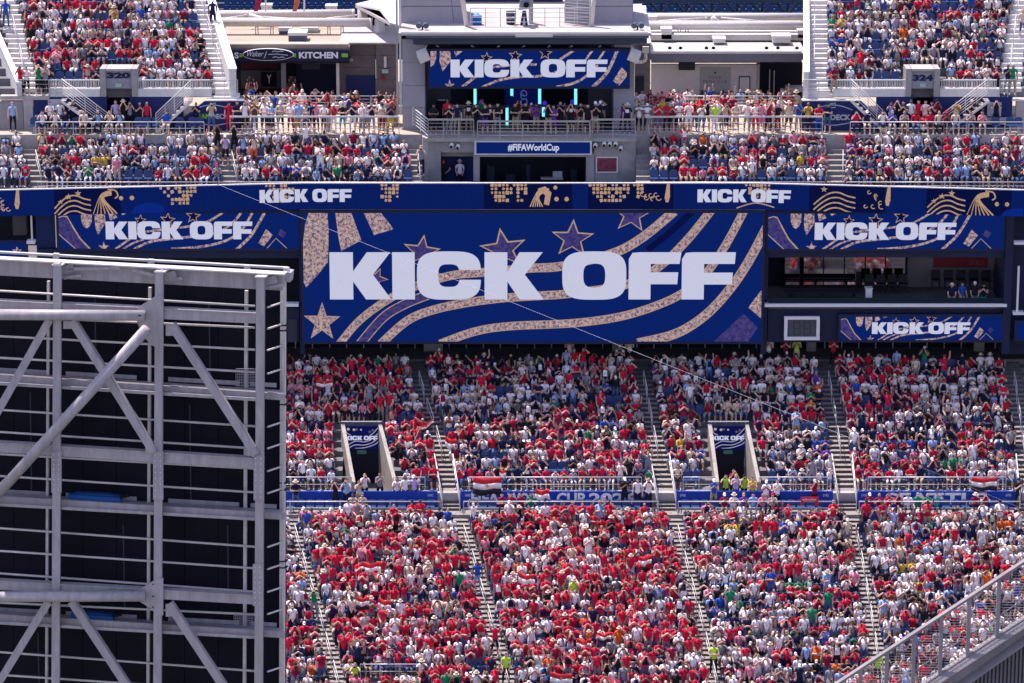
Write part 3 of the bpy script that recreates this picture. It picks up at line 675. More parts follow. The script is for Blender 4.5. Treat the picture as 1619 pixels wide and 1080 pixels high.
# concrete base under the balcony
wb('concrete_wall', 677, 217, 697, 292, YB, .4, conc); wb('concrete_wall', 697, 217, 750, 241, YB, .4, conc); wb('concrete_wall', 748.5, 241, 757, 292, YB-.15, .5, conc)
wb('recess', 697, 241, 748.5, 292, YB+1.6, .2, navy_w); wb('concrete_wall', 928, 243, 939, 292, YB-.15, .5, conc); wb('concrete_wall', 939, 217, 1005, 292, YB, .4, conc)
wb('concrete_wall', 750, 217, 939, 223, YB-.1, .4, conc)
mb = MB(); A = W(677,217,YB); B = W(677,292,YB); q = W(652,217,187.9); obj('side_wall', MB().prism([A+Vector((-.003,.0,0)), Vector((A.x-.003,YB,B.z)), Vector((A.x-.15,188.6,B.z)), Vector((A.x-.15,188.6,A.z))], (-.3,0,0)), conc_l, t)
# studio window opening under the hashtag screen
wb('opening_frame', 755, 245, 930, 248, YB-.1, .3, conc_l); wb('opening_frame', 755, 248, 758.5, 292, YB-.1, .3, conc_l); wb('opening_frame', 926.5, 248, 930, 292, YB-.1, .3, conc_l)
wb('back_wall', 757, 246, 928, 292, YB+3, .2, dark_in); wb('desk_top', 855, 282.5, 890, 284, YB+.6, .5, conc_l); wb('monitor', 874, 271, 889, 282, YB+.9, .06, mat('pale_monitor',(.35,.4,.42)))
for a,b,c,d in ((770,262,782,290),(800,276,815,290),(832,260,838,290),(902,268,912,290)): wb('equipment', a, b, c, d, YB+1.8, .4, mat('dim_equipment',(.02,.03,.05)))
wb('frame', 939+24, 247.5, 978, 249.3, YB-.05, .06, conc_l, label=None)
hs = screen_base(753, 225, 933, 243, YB-.28, 'blue sign screen reading #FIFAWorldCup under the stage balcony', 'sign_screen', frame=False)
for a,b,c,d in ((750,223,936,225),(750,243,936,245),(750,225,753,243),(933,225,936,243)): obj('frame', MB().bpx(a,b,c,d,YB-.3,.3), whitep, hs)
letters('#FIFAWorldCup', 803, 227.5, 884, 241.5, YB-.29, led_white, hs, .03)
pt_ = thing('wall_picture', W(959,273,YB), 'framed red picture on the concrete wall right of the studio opening', 'picture')
for a,b,c,d in ((942,248,977,250),(942,271.5,977,273.5),(942,250,944,271.5),(975,250,977,271.5)): obj('frame', MB().bpx(a,b,c,d,YB-.07,.07), whitep, pt_)
obj('image', MB().bpx(944,250,975,271.5,YB-.04,.03), mat('red_picture',(.3,.04,.06),noise=.9,nscale=4,col2=(.01,.02,.05)), pt_)
for i,(cx, cy) in enumerate(((942,230),(956,228),(965,228),(974,228),(982,235),(715,230),(725,232))):
    c_ = thing('security_camera', W(cx,cy,YB-.3), ['leftmost white camera on concrete right of the hashtag screen','second white camera right of the hashtag screen','third white camera right of the hashtag screen','fourth white camera right of the hashtag screen','lowest dome camera right of the hashtag screen','left white floodlight above the recess left of the studio','right white floodlight above the recess left of the studio'][i], 'camera' if i < 5 else 'floodlight', 'white cameras on the stage block wall')
    A = W(cx,cy-4,YB); B = A+Vector((-.05,-.45,-.12)); obj('housing', MB().tube(A, B, .12, 10), whitep, c_, smooth=True); obj('lens', MB().tube(B, B+Vector((-.01,-.04,-.01)), .08, 8), black_p, c_); obj('bracket', MB().box(A.x-.03,A.x+.03,YB-.1,YB,A.z-.2,A.z), rail_m, c_)
# balcony floor and its rails
obj('balcony_floor', MB().box(W(672,217,187).x, W(1006,217,187).x, YB-.25, 188.6, FZ-.18, FZ+.02), conc, t)
obj('stage_floor', MB().box(W(672,217,187).x, W(1006,217,187).x, 188.6, 196, FZ-.18, FZ+.02), mat('dark_stage_floor',(.06,.06,.09)), t)
y = YB-.15
railing('balcony_rail', [(XPX(677,y,FZ),y,FZ),(XPX(749,y,FZ),y,FZ)], 1.05, 3, 4, 'grey cap rail on the left part of the stage balcony', 'cap rails of the deck', cap=True, m_=conc_l)
railing('balcony_rail', [(XPX(755,y-.25,FZ),y-.25,FZ),(XPX(932,y-.25,FZ),y-.25,FZ)], 1.0, 5, 4, 'long cap rail on the middle of the stage balcony above the hashtag screen', 'cap rails of the deck', cap=True, m_=conc_l)
railing('balcony_rail', [(XPX(934,y,FZ),y,FZ),(XPX(1004,y,FZ),y,FZ)], 1.05, 2, 4, 'grey cap rail on the right part of the stage balcony', 'cap rails of the deck', cap=True, m_=conc_l)
railing('stair_rail', [(XPX(677,y,FZ),y,FZ),(XPX(653,188.4,FZ),188.4,FZ+.3)], 1.05, 2, 5, 'slanting rail joining the left end of the stage balcony to the stairs', m_=rail_w)
# tower walls
YW = 188.9
for a, c, lab in ((636, 672, 'left'), (970, 1003, 'right')):
    tt = thing('tower_wall', W((a+c)/2, 217, YW), f'grey panelled wall on the {lab} side of the stage opening', 'wall', 'grey walls of the stage')
    panelled(tt, a, 62, c, 217, YW, greyw, 1, [0,.24,.47,.7,1])
for px, w_ in ((626,3),(631,3.5)): wb('corner_column', px, -40, px+w_, 182, 189.1, .3, conc_l if px == 626 else whitep)
wb('side_return', 672.2, 62, 673.5, 217, 189, 4, greyd); wb('side_return', 968.5, 62, 969.8, 217, 189, 4, greyd)
for a, c in ((672,712),(930,970)): wb('inner_wall', a, 62, c, 217, 192.5, .3, mat('inner_grey',(.10,.10,.13)))
wb('inner_wall', 712, 62, 930, 217, 194, .3, dark_in); wb('inner_door', 742, 137, 798, 217, 193.8, .1, black_p); wb('inner_door', 860, 137, 918, 217, 193.8, .1, black_p); 
scr = screen_base(800, 139, 856, 168, 193.6, 'dark blue screen with a small cup emblem at the back of the stage', 'stage_backdrop', blue=led_dark)
p = Panel((0,0,56,29), (800,139,856,168), 193.6, scr); dm = emat('dim_emblem','3f4c86')
p.band('emblem', [(24,16),(24,7),(28,4),(32,7),(32,12),(27,12),(27,9)], 2, dm, .01); p.band('emblem', [(24,18),(32,18),(32,26),(24,26),(24,20)], 2, dm, .01)
# roof slabs
wb('roof_slab', 630, 52.5, 1030, 56.5, 187.3, 8, mat('roof_edge',(.42,.4,.42),noise=.15)); wb('fascia', 642, 56.5, 1026, 60.5, 187.4, .4, greyd); wb('fascia', 653, 60.5, 1023, 69.5, 187.8, .5, mat('dark_blue_fascia',(.05,.06,.1),noise=.1)); wb('roof_underside', 655, 69.5, 1000, 70.5, 187.9, 6, dark_in)
wb('light_strip_panel', 815, 54.8, 874, 58.8, 187.25, .06, whitep)
zr = ZAT(52.5,187.3)+.02
obj('roof_top', MB().box(W(634,50,188).x, W(1024,50,188).x, 187.4, 197, zr-.01, zr+.02), conc_l, t)
for px in (690,745,790,830,870,905,950): obj('roof_truss', MB().bar(W(px,72,189), W(px+rr.choice((-9,9)),79,189), .08,.08), rail_m, t)
# upper towers with slanting inner edges
for lab, P_ in (('left',[(634,-60),(722,-60),(738,48),(634,48)]),('right',[(985,-60),(1001,-60),(1001,48),(893,48)] if False else [(898,-60),(1001,-60),(1001,48),(893,48)])):
    tt = thing('upper_tower', W(P_[3][0], 48, 190.5), f'{lab} grey clad tower rising above the stage roof', 'tower', 'towers above the stage roof')
    Yt_ = 190.5
    obj('body', MB().prism([W(x,y_,Yt_) for x,y_ in P_], (0,4,0)), mat('joint_dark',(.08,.08,.1)), tt)
    for r0, r1 in ((-60,-32),(-31,9.5),(10.5,48)):
        def ex(yy): u=(yy+60)/108; return (P_[0][0]+(P_[3][0]-P_[0][0])*u, P_[1][0]+(P_[2][0]-P_[1][0])*u)
        l0,q0=ex(r0); l1,q1=ex(r1); mid=.82 if lab=='left' else .35
        for u0,u1 in ((0,mid),(mid,1)):
            obj('panel', MB().prism([W(l0+(q0-l0)*u0+.4,r0,Yt_-.06),W(l0+(q0-l0)*u1-.4,r0,Yt_-.06),W(l1+(q1-l1)*u1-.4,r1,Yt_-.06),W(l1+(q1-l1)*u0+.4,r1,Yt_-.06)], (0,.05,0)), greyw, tt)
for A_, B_, lab in ((((722,-60)),(739,48),'left'),((941,-30),(934,50),'right')):
    tt = thing('roof_strut', W(B_[0],B_[1],189.3), f'{lab} pale steel strut rising from the stage roof', 'strut'); 
    obj('tube', MB().tube(W(*A_,189.3), W(*B_,189.3), .14, 10), steel_l, tt, smooth=True); obj('foot', MB().tube(W(B_[0],B_[1]-6,189.3), W(B_[0],B_[1]+2,189.3), .25, 10, .32), steel_l, tt, smooth=True)
# things on the roof
zr += .02
railing('roof_rail', [(XPX(744,189.2,zr),189.2,zr),(XPX(932,189.2,zr),189.2,zr)], 1.05, 8, 3, 'thin wire railing along the front of the stage roof')
railing('roof_rail', [(XPX(893,190,zr),190,zr),(XPX(932,189.2,zr),189.3,zr)], 1.6, 2, 8, 'pale railing panel in front of the right upper tower', m_=rail_w)
b_ = thing('blue_bin', W(754.5,45.5,189.6), 'blue bin with a domed lid on the stage roof left of centre', 'bin')
obj('body', MB().bpx(747.5,26,761.5,45.5,189.6,.5), mat('bin_blue',(.01,.09,.4)), b_); obj('lid', MB().tube(W(754.5,26,189.85),W(754.5,20.5,189.85),.26,12,.08), mat('bin_blue_light',(.2,.35,.6)), b_)
tr = thing('broadcast_camera', W(829,48,189.6), 'large covered broadcast camera on a pedestal in the middle of the stage roof', 'camera')
for dx in (-4,3): obj('leg', MB().tube(W(829+dx*1.6,47,189.6),W(829+dx*.3,18,189.6),.07,6), mat('blue_cloth_dark',(.01,.02,.1)), tr)
obj('pedestal', MB().tube(W(829,47,189.7),W(829,17,189.7),.12,8), whitep, tr); obj('camera_body', MB().bpx(822,0,837,14,189.3,.7), mat('grey_cover',(.25,.27,.33),noise=.3,nscale=6), tr); obj('lens', MB().tube(W(832,7,189.3),W(832,8,188.8),.13,10,.16), black_p, tr); obj('rain_cover', MB().prism([W(820,16,189.2),W(839,14,189.2),W(838,-3,189.2),W(824,-5,189.2)],(0,.9,0)), mat('grey_cover',()), tr)
pl = thing('roof_post', W(840,48,190), 'square grey post beside the broadcast camera on the stage roof', 'post'); obj('shaft', MB().bpx(836,-30,843,46,190.2,.25), conc_l, pl); obj('base_plate', MB().bpx(834,45,845,47,190.1,.4), rail_m, pl)
pl = thing('rolled_cover', W(808,45,190), 'dark rounded cover standing left of the broadcast camera', 'cover'); obj('body', MB().tube(W(808,38,190),W(808,18,190),.26,10,.3), mat('dark_cover',(.03,.03,.06)), pl, smooth=True); obj('strap', MB().tube(W(808,29,190),W(808,28,190),.31,10), rail_m, pl)
for px, lab in ((668,'left'),(1008,'right')):
    fl = thing('floodlight', W(px,50,188.2), f'twin dark floodlight on the {lab} end of the stage roof', 'floodlight'); obj('stem', MB().tube(W(px,50,188.2),W(px,41,188.2),.05,6), black_p, fl)
    for dx in (-4,4): obj('lamp_head', MB().tube(W(px+dx,38,188.3)+Vector((0,0,0)),W(px+dx*1.5,40,188.3)+Vector((0,-.25,0)),.12,8,.17), mat('slate_blue',(.06,.09,.13)), fl)
for px, s_, lab in ((669,1,'left'),(1003,-1,'right')):
    sp = thing('loudspeaker', W(px,88,188), f'white box loudspeaker hanging at the {lab} end of the canopy', 'speaker')
    mb = MB(); c0 = W(px,88,188); v_ = [Vector(((i&1)*.6-.3, ((i>>1)&1)*.5-.25, ((i>>2)&1)*.56-.28)) for i in range(8)]; rt = Matrix.Rotation(R(-22*s_),3,'Y')@Matrix.Rotation(R(25),3,'X'); v_ = [rt@q+c0 for q in v_]
    mb.add(v_, [(0,1,5,4),(1,3,7,5),(3,2,6,7),(2,0,4,6),(4,5,7,6),(1,0,2,3)]); obj('cabinet', mb, mat('speaker_white',(.7,.67,.66)), sp); obj('bracket', MB().bar(c0+Vector((0,0,.2)), W(px+6*s_,70,188.3), .06,.06), rail_m, sp)
# light tubes on the stage
tubem = emat('tube_light','7feeff',1.4)
for i,(px,a,b) in enumerate(((751,137,165),(809,137,151),(853,137,164),(910,137,165),(801.5,171,198),(859,170,184))):
    lt = thing('light_tube', W(px,b,189.6), f'{ordn(i+1) if i<4 else ["lower left","lower right"][i-4]} glowing cyan LED tube on the stage' + (' from the left' if i<4 else ''), 'lamp', 'glowing light tubes on the stage')
    obj('tube', MB().tube(W(px,a,189.6),W(px,b,189.6),.08,8), tubem, lt); obj('holder', MB().bpx(px+1.6,a-1,px+3,b+2,189.65,.05), rail_m, lt)
for px, py in ((761,161),(861,163),(905,161)):
    sl = thing('stage_spotlight', W(px,py,190.5), f'purple stage spotlight {"left" if px<800 else "centre" if px<900 else "right"} on the stage', 'lamp'); obj('lens', MB().tube(W(px,py,190.5),W(px,py,190.2),.13,10), emat('purple_lens','4a20c0'), sl); obj('housing', MB().tube(W(px,py,190.9),W(px,py,190.5),.16,10), black_p, sl); obj('stand', MB().tube(W(px,py+3,190.8),W(px,215,190.8),.03,6), black_p, sl)
sp = thing('speaker_box', W(698,217,190.5), 'big black speaker box at the left side of the stage', 'speaker'); obj('cabinet', MB().bpx(689,162,708,217,190.4,.6), black_p, sp); obj('top_label', MB().bpx(692,157,704,159.5,190.4,.3), mat('grey_label',(.3,.3,.33)), sp)
for px in (795,812,876,884): 
    dk = thing('dj_equipment', W(px,182,191), f'{ordn((795,812,876,884).index(px)+1)} dark control desk unit behind the stage crowd from left', 'equipment', 'control desk units'); obj('stand', MB().bpx(px-6,172,px+6,215,191.2,.5), black_p, dk); obj('top', MB().bpx(px-7,170,px+7,172,191.1,.7), greyd, dk)
# ================================================================== kitchens on the back concourse
CZ = DK_Z-.75
t = thing('kitchen_building', W(470,180,200), 'concession building with a dark KITCHEN sign and cream roof, left of the stage', 'building')
Yk = 198.5
wb('roof', 350, 70, 551, 77, Yk-.4, .5, roof_c)
zk = ZAT(75,Yk); obj('roof_deck', MB().box(W(345,70,200).x, W(560,70,205).x, Yk, 206.5, zk-.3, zk), roof_c, t)
zk2 = ZAT(66,201); obj('upper_roof', MB().box(W(345,70,200).x, W(585,70,205).x, 201.5, 209.5, zk2-.2, zk2), roof_c, t); obj('roof_kerb', MB().box(W(350,70,200).x, W(536,70,200).x, Yk+.9, Yk+1.15, zk, zk+.12), whitep, t)
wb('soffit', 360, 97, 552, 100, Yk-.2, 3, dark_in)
wb('back_wall', 360, 100, 534, 182, 203, .2, dark_in); wb('counter_wall', 375, 158, 534, 182, 200.5, .3, navy_d); wb('column', 445, 99, 452, 182, 199.5, .35, mat('grey_column',(.28,.28,.32))); wb('column', 532, 99, 536.5, 182, 198.6, .3, whitep)
wb('interior_wall', 381, 112, 447, 140, 202.5, .2, mat('interior_grey',(.07,.07,.1))); wb('interior_wall', 468, 101, 532, 182, 202.7, .2, mat('interior_navy',(.012,.02,.06)))
wb('menu_screen', 382, 100, 436, 109, 201.8, .1, mat('dark_red_menu',(.06,.01,.02))); wb('television', 477, 97, 506, 110, 199.4, .1, mat('tv_dark',(.02,.03,.04)))
wb('menu_board', 413, 114, 437, 137, 202, .1, black_p); letters('Y', 422, 118, 429, 132, 202, pmat, t, .01, name='logo')
for a,c,lab in ((387,403,0),(452,468,1)):
    wb('red_cooler', a, 134, c, 146, 200.9, .5, mat('cooler_red',(.45,.02,.04))); letters('Coca-Cola', a+1.5, 137.5, c-1.5, 141.5, 200.9, pmat, t, 0, shear=.3, name='cooler_print'); 
for a in (390,456):
    for j in range(3):
        for i in range(4): wb('bottle', a+i*3.2, 121+j*4.3, a+i*3.2+2, 124.5+j*4.3, 201, .1, [mat('bottle_red',(.3,.02,.03)),mat('bottle_pale',(.4,.4,.35)),mat('bottle_green',(.05,.2,.05))][(i+j)%3])
sg = thing('kitchen_sign', W(455,97,Yk-.6), 'long dark sign reading KITCHEN with an oval signature badge', 'sign')
obj('sign_board', MB().bpx(330,79,552,97,Yk-.6,.18), navy_d, sg)
for a,c in ((378.5,383),(463,468),(540,550)): obj('green_block', MB().bpx(a,84.5,c,90.5,Yk-.62,.02), mat('lime_green',(.22,.5,.06)), sg)
letters('KITCHEN', 472.5, 82, 534.5, 92.5, Yk-.6, pmat, sg, .045); letters('S', 370.5, 82.5, 377.5, 92.5, Yk-.6, pmat, sg, .045)
ov = MB(); ov.prism([W(424+40.5*math.cos(a*math.pi/16), 86.5+9.6*math.sin(a*math.pi/16), Yk-.75) for a in range(32)], (0,.14,0)); obj('oval_rim', ov, pmat, sg)
ov = MB(); ov.prism([W(424+39.5*math.cos(a*math.pi/16), 86.5+8.8*math.sin(a*math.pi/16), Yk-.765) for a in range(32)], (0,.014,0)); obj('oval_badge', ov, navy_d, sg)
letters('Walter J', 391, 81, 422, 92, Yk-.775, pmat, sg, 0, .004, shear=.4, name='signature'); 
for P_ in ([(424,86),(438,85.5),(455,87.5)],[(430,82),(434,80.5),(438,82),(444,81),(448,81.5)],[(431,91),(436,89.5),(440,91.5),(446,90),(450,91)]):
    for q0,q1 in zip(P_,P_[1:]): obj('pen_stroke', MB().bar(W(*q0,Yk-.78),W(*q1,Yk-.78),.012,.03), pmat, sg)
# grey block wall between kitchen and stage
t = thing('block_wall', W(590,180,199.5), 'brown grey block wall with a dark door between kitchen and stage', 'wall')
panelled(t, 534, 70, 594, 182, 200, brickg, 1, [0,.155,.325,.495,.665,.83,1]); panelled(t, 594.5, 70, 628, 182, 199.6, brickg, 1, [0,.155,.325,.495,.665,.83,1])
wb('coping', 536, 67.5, 630, 70, 199.4, 6, mat('roof_edge',())); dr = wb('door', 548, 120, 593, 182, 199.9, .12, navy_w); letters('D', 562, 129, 567, 138, 199.9, mat('slate_panel',()), dr, 0, name='door_letter')
wb('wall_lamp', 607, 90, 611, 107, 199.4, .2, whitep); wb('exit_sign', 604, 110, 614, 116, 199.4, .15, mat('exit_pale',(.35,.5,.42))); wb('red_alarm', 602, 121, 608, 126, 199.4, .15, mat('alarm_red',(.3,.02,.02)))
wb('wall_light', 547, 94, 558, 97, 199.2, .4, conc_l)
# rooftop pipes and units
def pipe(name, A, B, r, label, m_=steel_l, cat='pipe', n=14, g_=None):
    t = thing(name, A, label, cat, g_); obj('tube', MB().tube(A, B, r, n), m_, t, smooth=True)
    d = (Vector(B)-Vector(A)).normalized(); obj('end_cap', MB().tube(Vector(B)-d*.12, Vector(B)+d*.03, r*1.06, n), m_, t, smooth=True); return t
pipe('roof_pipe', W(338,35,203), W(588,35.5,203), .27, 'thick white pipe nearest on the kitchen roof', g_='big white pipes over the roofs')
pipe('roof_pipe', W(338,23,208), W(560,21,208), .25, 'thinner white pipe farther back on the kitchen roof', g_='big white pipes over the roofs')
pipe('roof_pipe', W(985,40,203), W(1275,40.5,203), .27, 'thick white pipe nearest on the white roof right of stage', g_='big white pipes over the roofs')
pipe('roof_pipe', W(1000,27,208), W(1275,27,208), .25, 'white pipe farther back on the white roof right of stage', g_='big white pipes over the roofs')
for (a,b,c,d,r,lab) in ((345,31,390,24,.05,'leftmost'),(393,24,425,34,.16,'thick middle'),(405,26,480,31,.05,'long middle'),(500,31,565,24,.05,'rightmost'),):
    pipe('cross_brace', W(a,b,205), W(c,d,205), r, f'{lab} diagonal brace between the kitchen roof pipes', cat='brace', g_='diagonal braces between pipes')
for (a,b,c,d,r,lab) in ((1030,34,1118,28,.05,'leftmost'),(1126,27,1134,36,.16,'thick middle'),(1140,28,1230,36,.05,'rightmost')):
    pipe('cross_brace', W(a,b,205), W(c,d,205), r, f'{lab} diagonal brace between the right roof pipes', cat='brace', g_='diagonal braces between pipes')
def unit(a,b,c,d,Y,dep,label,m_=whitep,legs=0):
    t = thing('roof_unit', W((a+c)/2,d,Y), label, 'vent unit', 'units on the roofs'); h=(d-b)
    obj('housing', MB().bpx(a,b+h*.35,c,d,Y,dep), m_, t); obj('lid', MB().bpx(a-1,b,c+1,b+h*.33,Y-.1,dep+.2), whitep, t)
    if legs:
        for px in (a+1,c-1): obj('leg', MB().bpx(px-.5,d,px+.5,d+legs,Y+.1,.06), rail_m, t)
unit(456,52,484,66,200.4,1.2,'ribbed low vent box in the middle of the kitchen roof',greyd,1); unit(441,45,460,58,203,1,'flat grey vent left of the ribbed box on kitchen roof',greyd); unit(476,44,502,58,203.5,1,'square white unit behind the ribbed box on kitchen roof')
unit(1222,57,1250,68,200.8,1,'low white vent box at the right of the white roof',mat('vent_grey',(.5,.5,.52)),1); unit(1128,61,1147,68,201,.8,'small white unit in the middle of the right roof'); unit(1262,48,1272,60,202,.8,'white box at the right edge of the white roof'); unit(1046,45,1062,62,202,.8,'pale box left end of the white roof behind a pipe'); unit(1008,14,1021,30,204,1,'white square unit left end of the far right roof'); unit(1020,26,1038,33,204,1,'low white unit beside the square one on right roof')
unit(413,8,429,18,209,.6,'small white flag base box behind left roof pipe'); unit(515,9,532,18,209,.6,'small white flag base box behind right end of left pipe')
def frame_stand(px0,px1,a,b,Y,label):
    t = thing('pipe_support', W(px0,b,Y), label, 'support', 'pipe supports on the roofs')
    for px in (px0,px1): obj('leg', MB().bpx(px-.8,a,px+.8,b,Y,.06), rail_m, t)
    obj('cross_bar', MB().bpx(px0,a,px1,a+1.4,Y,.06), rail_m, t)
for q,(a,b) in enumerate(((404,408),(428,432),(518,522),(539,543),(1072,1076),(1084,1088))): frame_stand(a,b,42,60 if q<4 else 60,203,f'{ordn(q+1 if q<4 else q-3)} thin pipe support on the {"kitchen" if q<4 else "white right"} roof from left')
for q,px in enumerate((395,439,489,1059,1076,1117,1128,1212,1230,1260)): 
    t2 = thing('roof_spotlight', W(px,73 if px<600 else 76,199.2), f'{ordn(q+1 if q<3 else q-2)} tiny dark spotlight on the edge of the {"kitchen" if q<3 else "white"} roof', 'lamp', 'tiny roof edge spotlights'); yy=71 if px<600 else 74
    obj('head', MB().tube(W(px,yy,199.2),W(px,yy+2,199.1),.04,6,.13), black_p, t2); obj('base', MB().box(W(px,yy,199.2).x-.05,W(px,yy,199.2).x+.05,199.1,199.3,ZAT(yy+3,199.2),ZAT(yy+1.5,199.2)), black_p, t2)
# white swooping canopy
t = thing('white_canopy', W(600,40,200), 'white curved canopy roof behind the left stage column', 'canopy')
obj('roof_sheet', MB().prism([W(562,6,207),W(600,14,200),W(617,36,197),W(632,40,197),W(640,-8,207),W(620,-8,210)],(0,0,-.12)), whitep, t); obj('fascia', MB().prism([W(562,7,207)+Vector((0,0,-.02)),W(617,37,197),W(617,41,197),W(562,12,207)],(.05,.3,0)), conc_l, t)
obj('column', MB().tube(W(600,66,203),W(600,30,203),.35,12,.3), whitep, t, smooth=True); obj('column', MB().tube(W(573,55,206),W(573,15,206),.3,12), conc_l, t, smooth=True)
# right food stand
t = thing('food_building', W(1150,185,199), 'white tiled concession building with FOOD FROM OUR lettering', 'building')
Yr = 198.5
wb('fascia', 1030, 85, 1268, 98, Yr-.6, .4, mat('mid_fascia',(.17,.17,.21),noise=.1)); wb('fascia_edge', 1028, 81, 1268, 85, Yr-.65, .45, whitep)
zk = ZAT(83,Yr); obj('roof_deck', MB().box(W(1026,70,200).x, W(1270,70,200).x, Yr-.2, 203, zk-.3, zk), roof_w, t); obj('roof_deck', MB().box(W(1005,70,205).x, W(1270,70,205).x, 202, 207, zk+.1, zk+.45), roof_w, t)
wb('soffit', 1030, 98, 1268, 99.5, Yr-.2, 4, dark_in)
tl = tilew
wb('tiled_wall', 1029, 102, 1200, 185, Yr+1.2, .3, tl); wb('grey_alcove', 1106, 107, 1155, 185, Yr+1.15, .04, mat('alcove_grey',(.36,.38,.38)))
letters('F O O D', 1121, 120.5, 1140, 124.5, Yr+1.15, mat('maroon_print',(.09,.01,.03)), t, 0); letters('F R O M  O U R', 1112, 127, 1149, 131, Yr+1.15, MATS['maroon_print'], t, 0); letters('COMMUNITY', 1115, 134, 1148, 137.5, Yr+1.15, mat('faint_print',(.30,.31,.32)), t, 0)
o_ = MB(); o_.prism([W(1131,113,Yr+1.14),W(1133,115,Yr+1.14),W(1131,117,Yr+1.14),W(1129,115,Yr+1.14)],(0,.01,0)); obj('emblem', o_, MATS['maroon_print'], t)
for a,b,c,d in ((1168,121,1186,122.3),(1168,146,1186,147.3),(1168,122.3,1169.3,146),(1184.7,122.3,1186,146)): wb('notice_frame', a,b,c,d, Yr+1.1, .06, navy_d)
wb('notice', 1169.3,122.3,1184.7,146, Yr+1.13, .04, whitep); wb('television', 1073, 98, 1099, 111, Yr+.9, .12, mat('tv_dark',())); wb('pillar', 1196, 102, 1200.5, 185, Yr+1.1, .5, conc_l)
wb('dark_doorway', 1200, 100, 1268, 185, Yr+3, .2, dark_in); wb('door_handle', 1216, 110, 1217.5, 152, Yr+2.8, .05, rail_m); wb('door_handle', 1223, 112, 1224.5, 152, Yr+2.8, .05, rail_m); wb('white_counter', 1243, 139.5, 1268, 145, Yr+1.5, 1, whitep)
for i,px in enumerate((1110,1116,1123,1127,1131,1137,1143,1150)): wb('condiment_bottle', px-1.6, 147 if i%3 else 143, px+1.6, 156, Yr+1, .12, [mat('dark_bottle',(.03,.05,.08)),mat('bottle_red',()),mat('teal_bottle',(.03,.15,.15))][i%3])
wb('counter', 1104, 156, 1160, 172, Yr+.8, .5, navy_d)
# grey return wall with downpipe right of stage
t = thing('block_wall', W(1016,180,198), 'brown grey block wall with a white downpipe right of the stage', 'wall')
panelled(t, 1003.5, 70, 1028, 182, 197.6, brickg, 1, [0,.17,.33,.5,.66,.83,1]); wb('coping', 1002, 68, 1030, 70, 197.4, 4, mat('roof_edge',())); wb('door', 1004, 121, 1018, 182, 197.5, .12, dark_in)
wb('gutter_box', 1016, 74, 1026, 84, 197.2, .35, whitep); obj('downpipe', MB().tube(W(1021,84,197.3),W(1021,95,197.3),.1,8).tube(W(1021,95,197.3),W(1016,98,197.3),.1,8).tube(W(1016,98,197.3),W(1004,98,197.3),.1,8), whitep, t, smooth=True)
# ledge rails
for a,c,lab in ((378,586,'in front of the kitchen'),(588,630,'beside the left stage column'),(1027,1262,'in front of the food stand')):
    railing('concourse_rail', [(XPX(a,193.5,LEDGE),193.5,LEDGE),(XPX(c,193.5,LEDGE),193.5,LEDGE)], .56, max(2,int((c-a)/32)), 2, f'thin metal rail on the ledge {lab}', 'rails on the concourse ledge', r=.02)
# front deck rails
for a,c,lab in ((364,631,'below the KITCHEN sign'),(1026,1300,'below the FOOD FROM OUR wall')):
    railing('deck_rail', [(XPX(a,187.4,DK_Z),187.4,DK_Z),(XPX(c,187.4,DK_Z),187.4,DK_Z)], 1.02, 7, 2, f'long grey cap rail where fans stand {lab}', 'cap rails of the deck', cap=True, m_=rail_m)
for a,c,lab in ((57,323,'in front of the seated row under portal 320'),(1344,1619,'in front of the seated row under portal 324')):
    railing('deck_rail', [(XPX(a,187.4,DK_Z),187.4,DK_Z),(XPX(c,187.4,DK_Z),187.4,DK_Z)], .72, 9, 1, f'low metal rail {lab}' + (' at the left' if a < 100 else ' at the right'), 'low rails of the deck')
rail_px('ribbon_rail', 60, 352, 296, 183.75, DR[0][1]-.05, .42, 8, 1, 'low thin rail above the ribbon at the far left', group='low rails above the ribbon')
rail_px('ribbon_rail', 380, 745, 296, 183.75, DR[0][1]-.05, .42, 9, 1, 'low thin rail above the ribbon in front of the block below the kitchen', group='low rails above the ribbon')
rail_px('ribbon_rail', 1005, 1304, 296, 183.75, DR[0][1]-.05, .42, 8, 1, 'low thin rail above the ribbon in front of the block below the food stand', group='low rails above the ribbon')
rail_px('ribbon_rail', 1338, 1640, 296, 183.75, DR[0][1]-.05, .42, 8, 1, 'low thin rail above the ribbon at the far right', group='low rails above the ribbon')
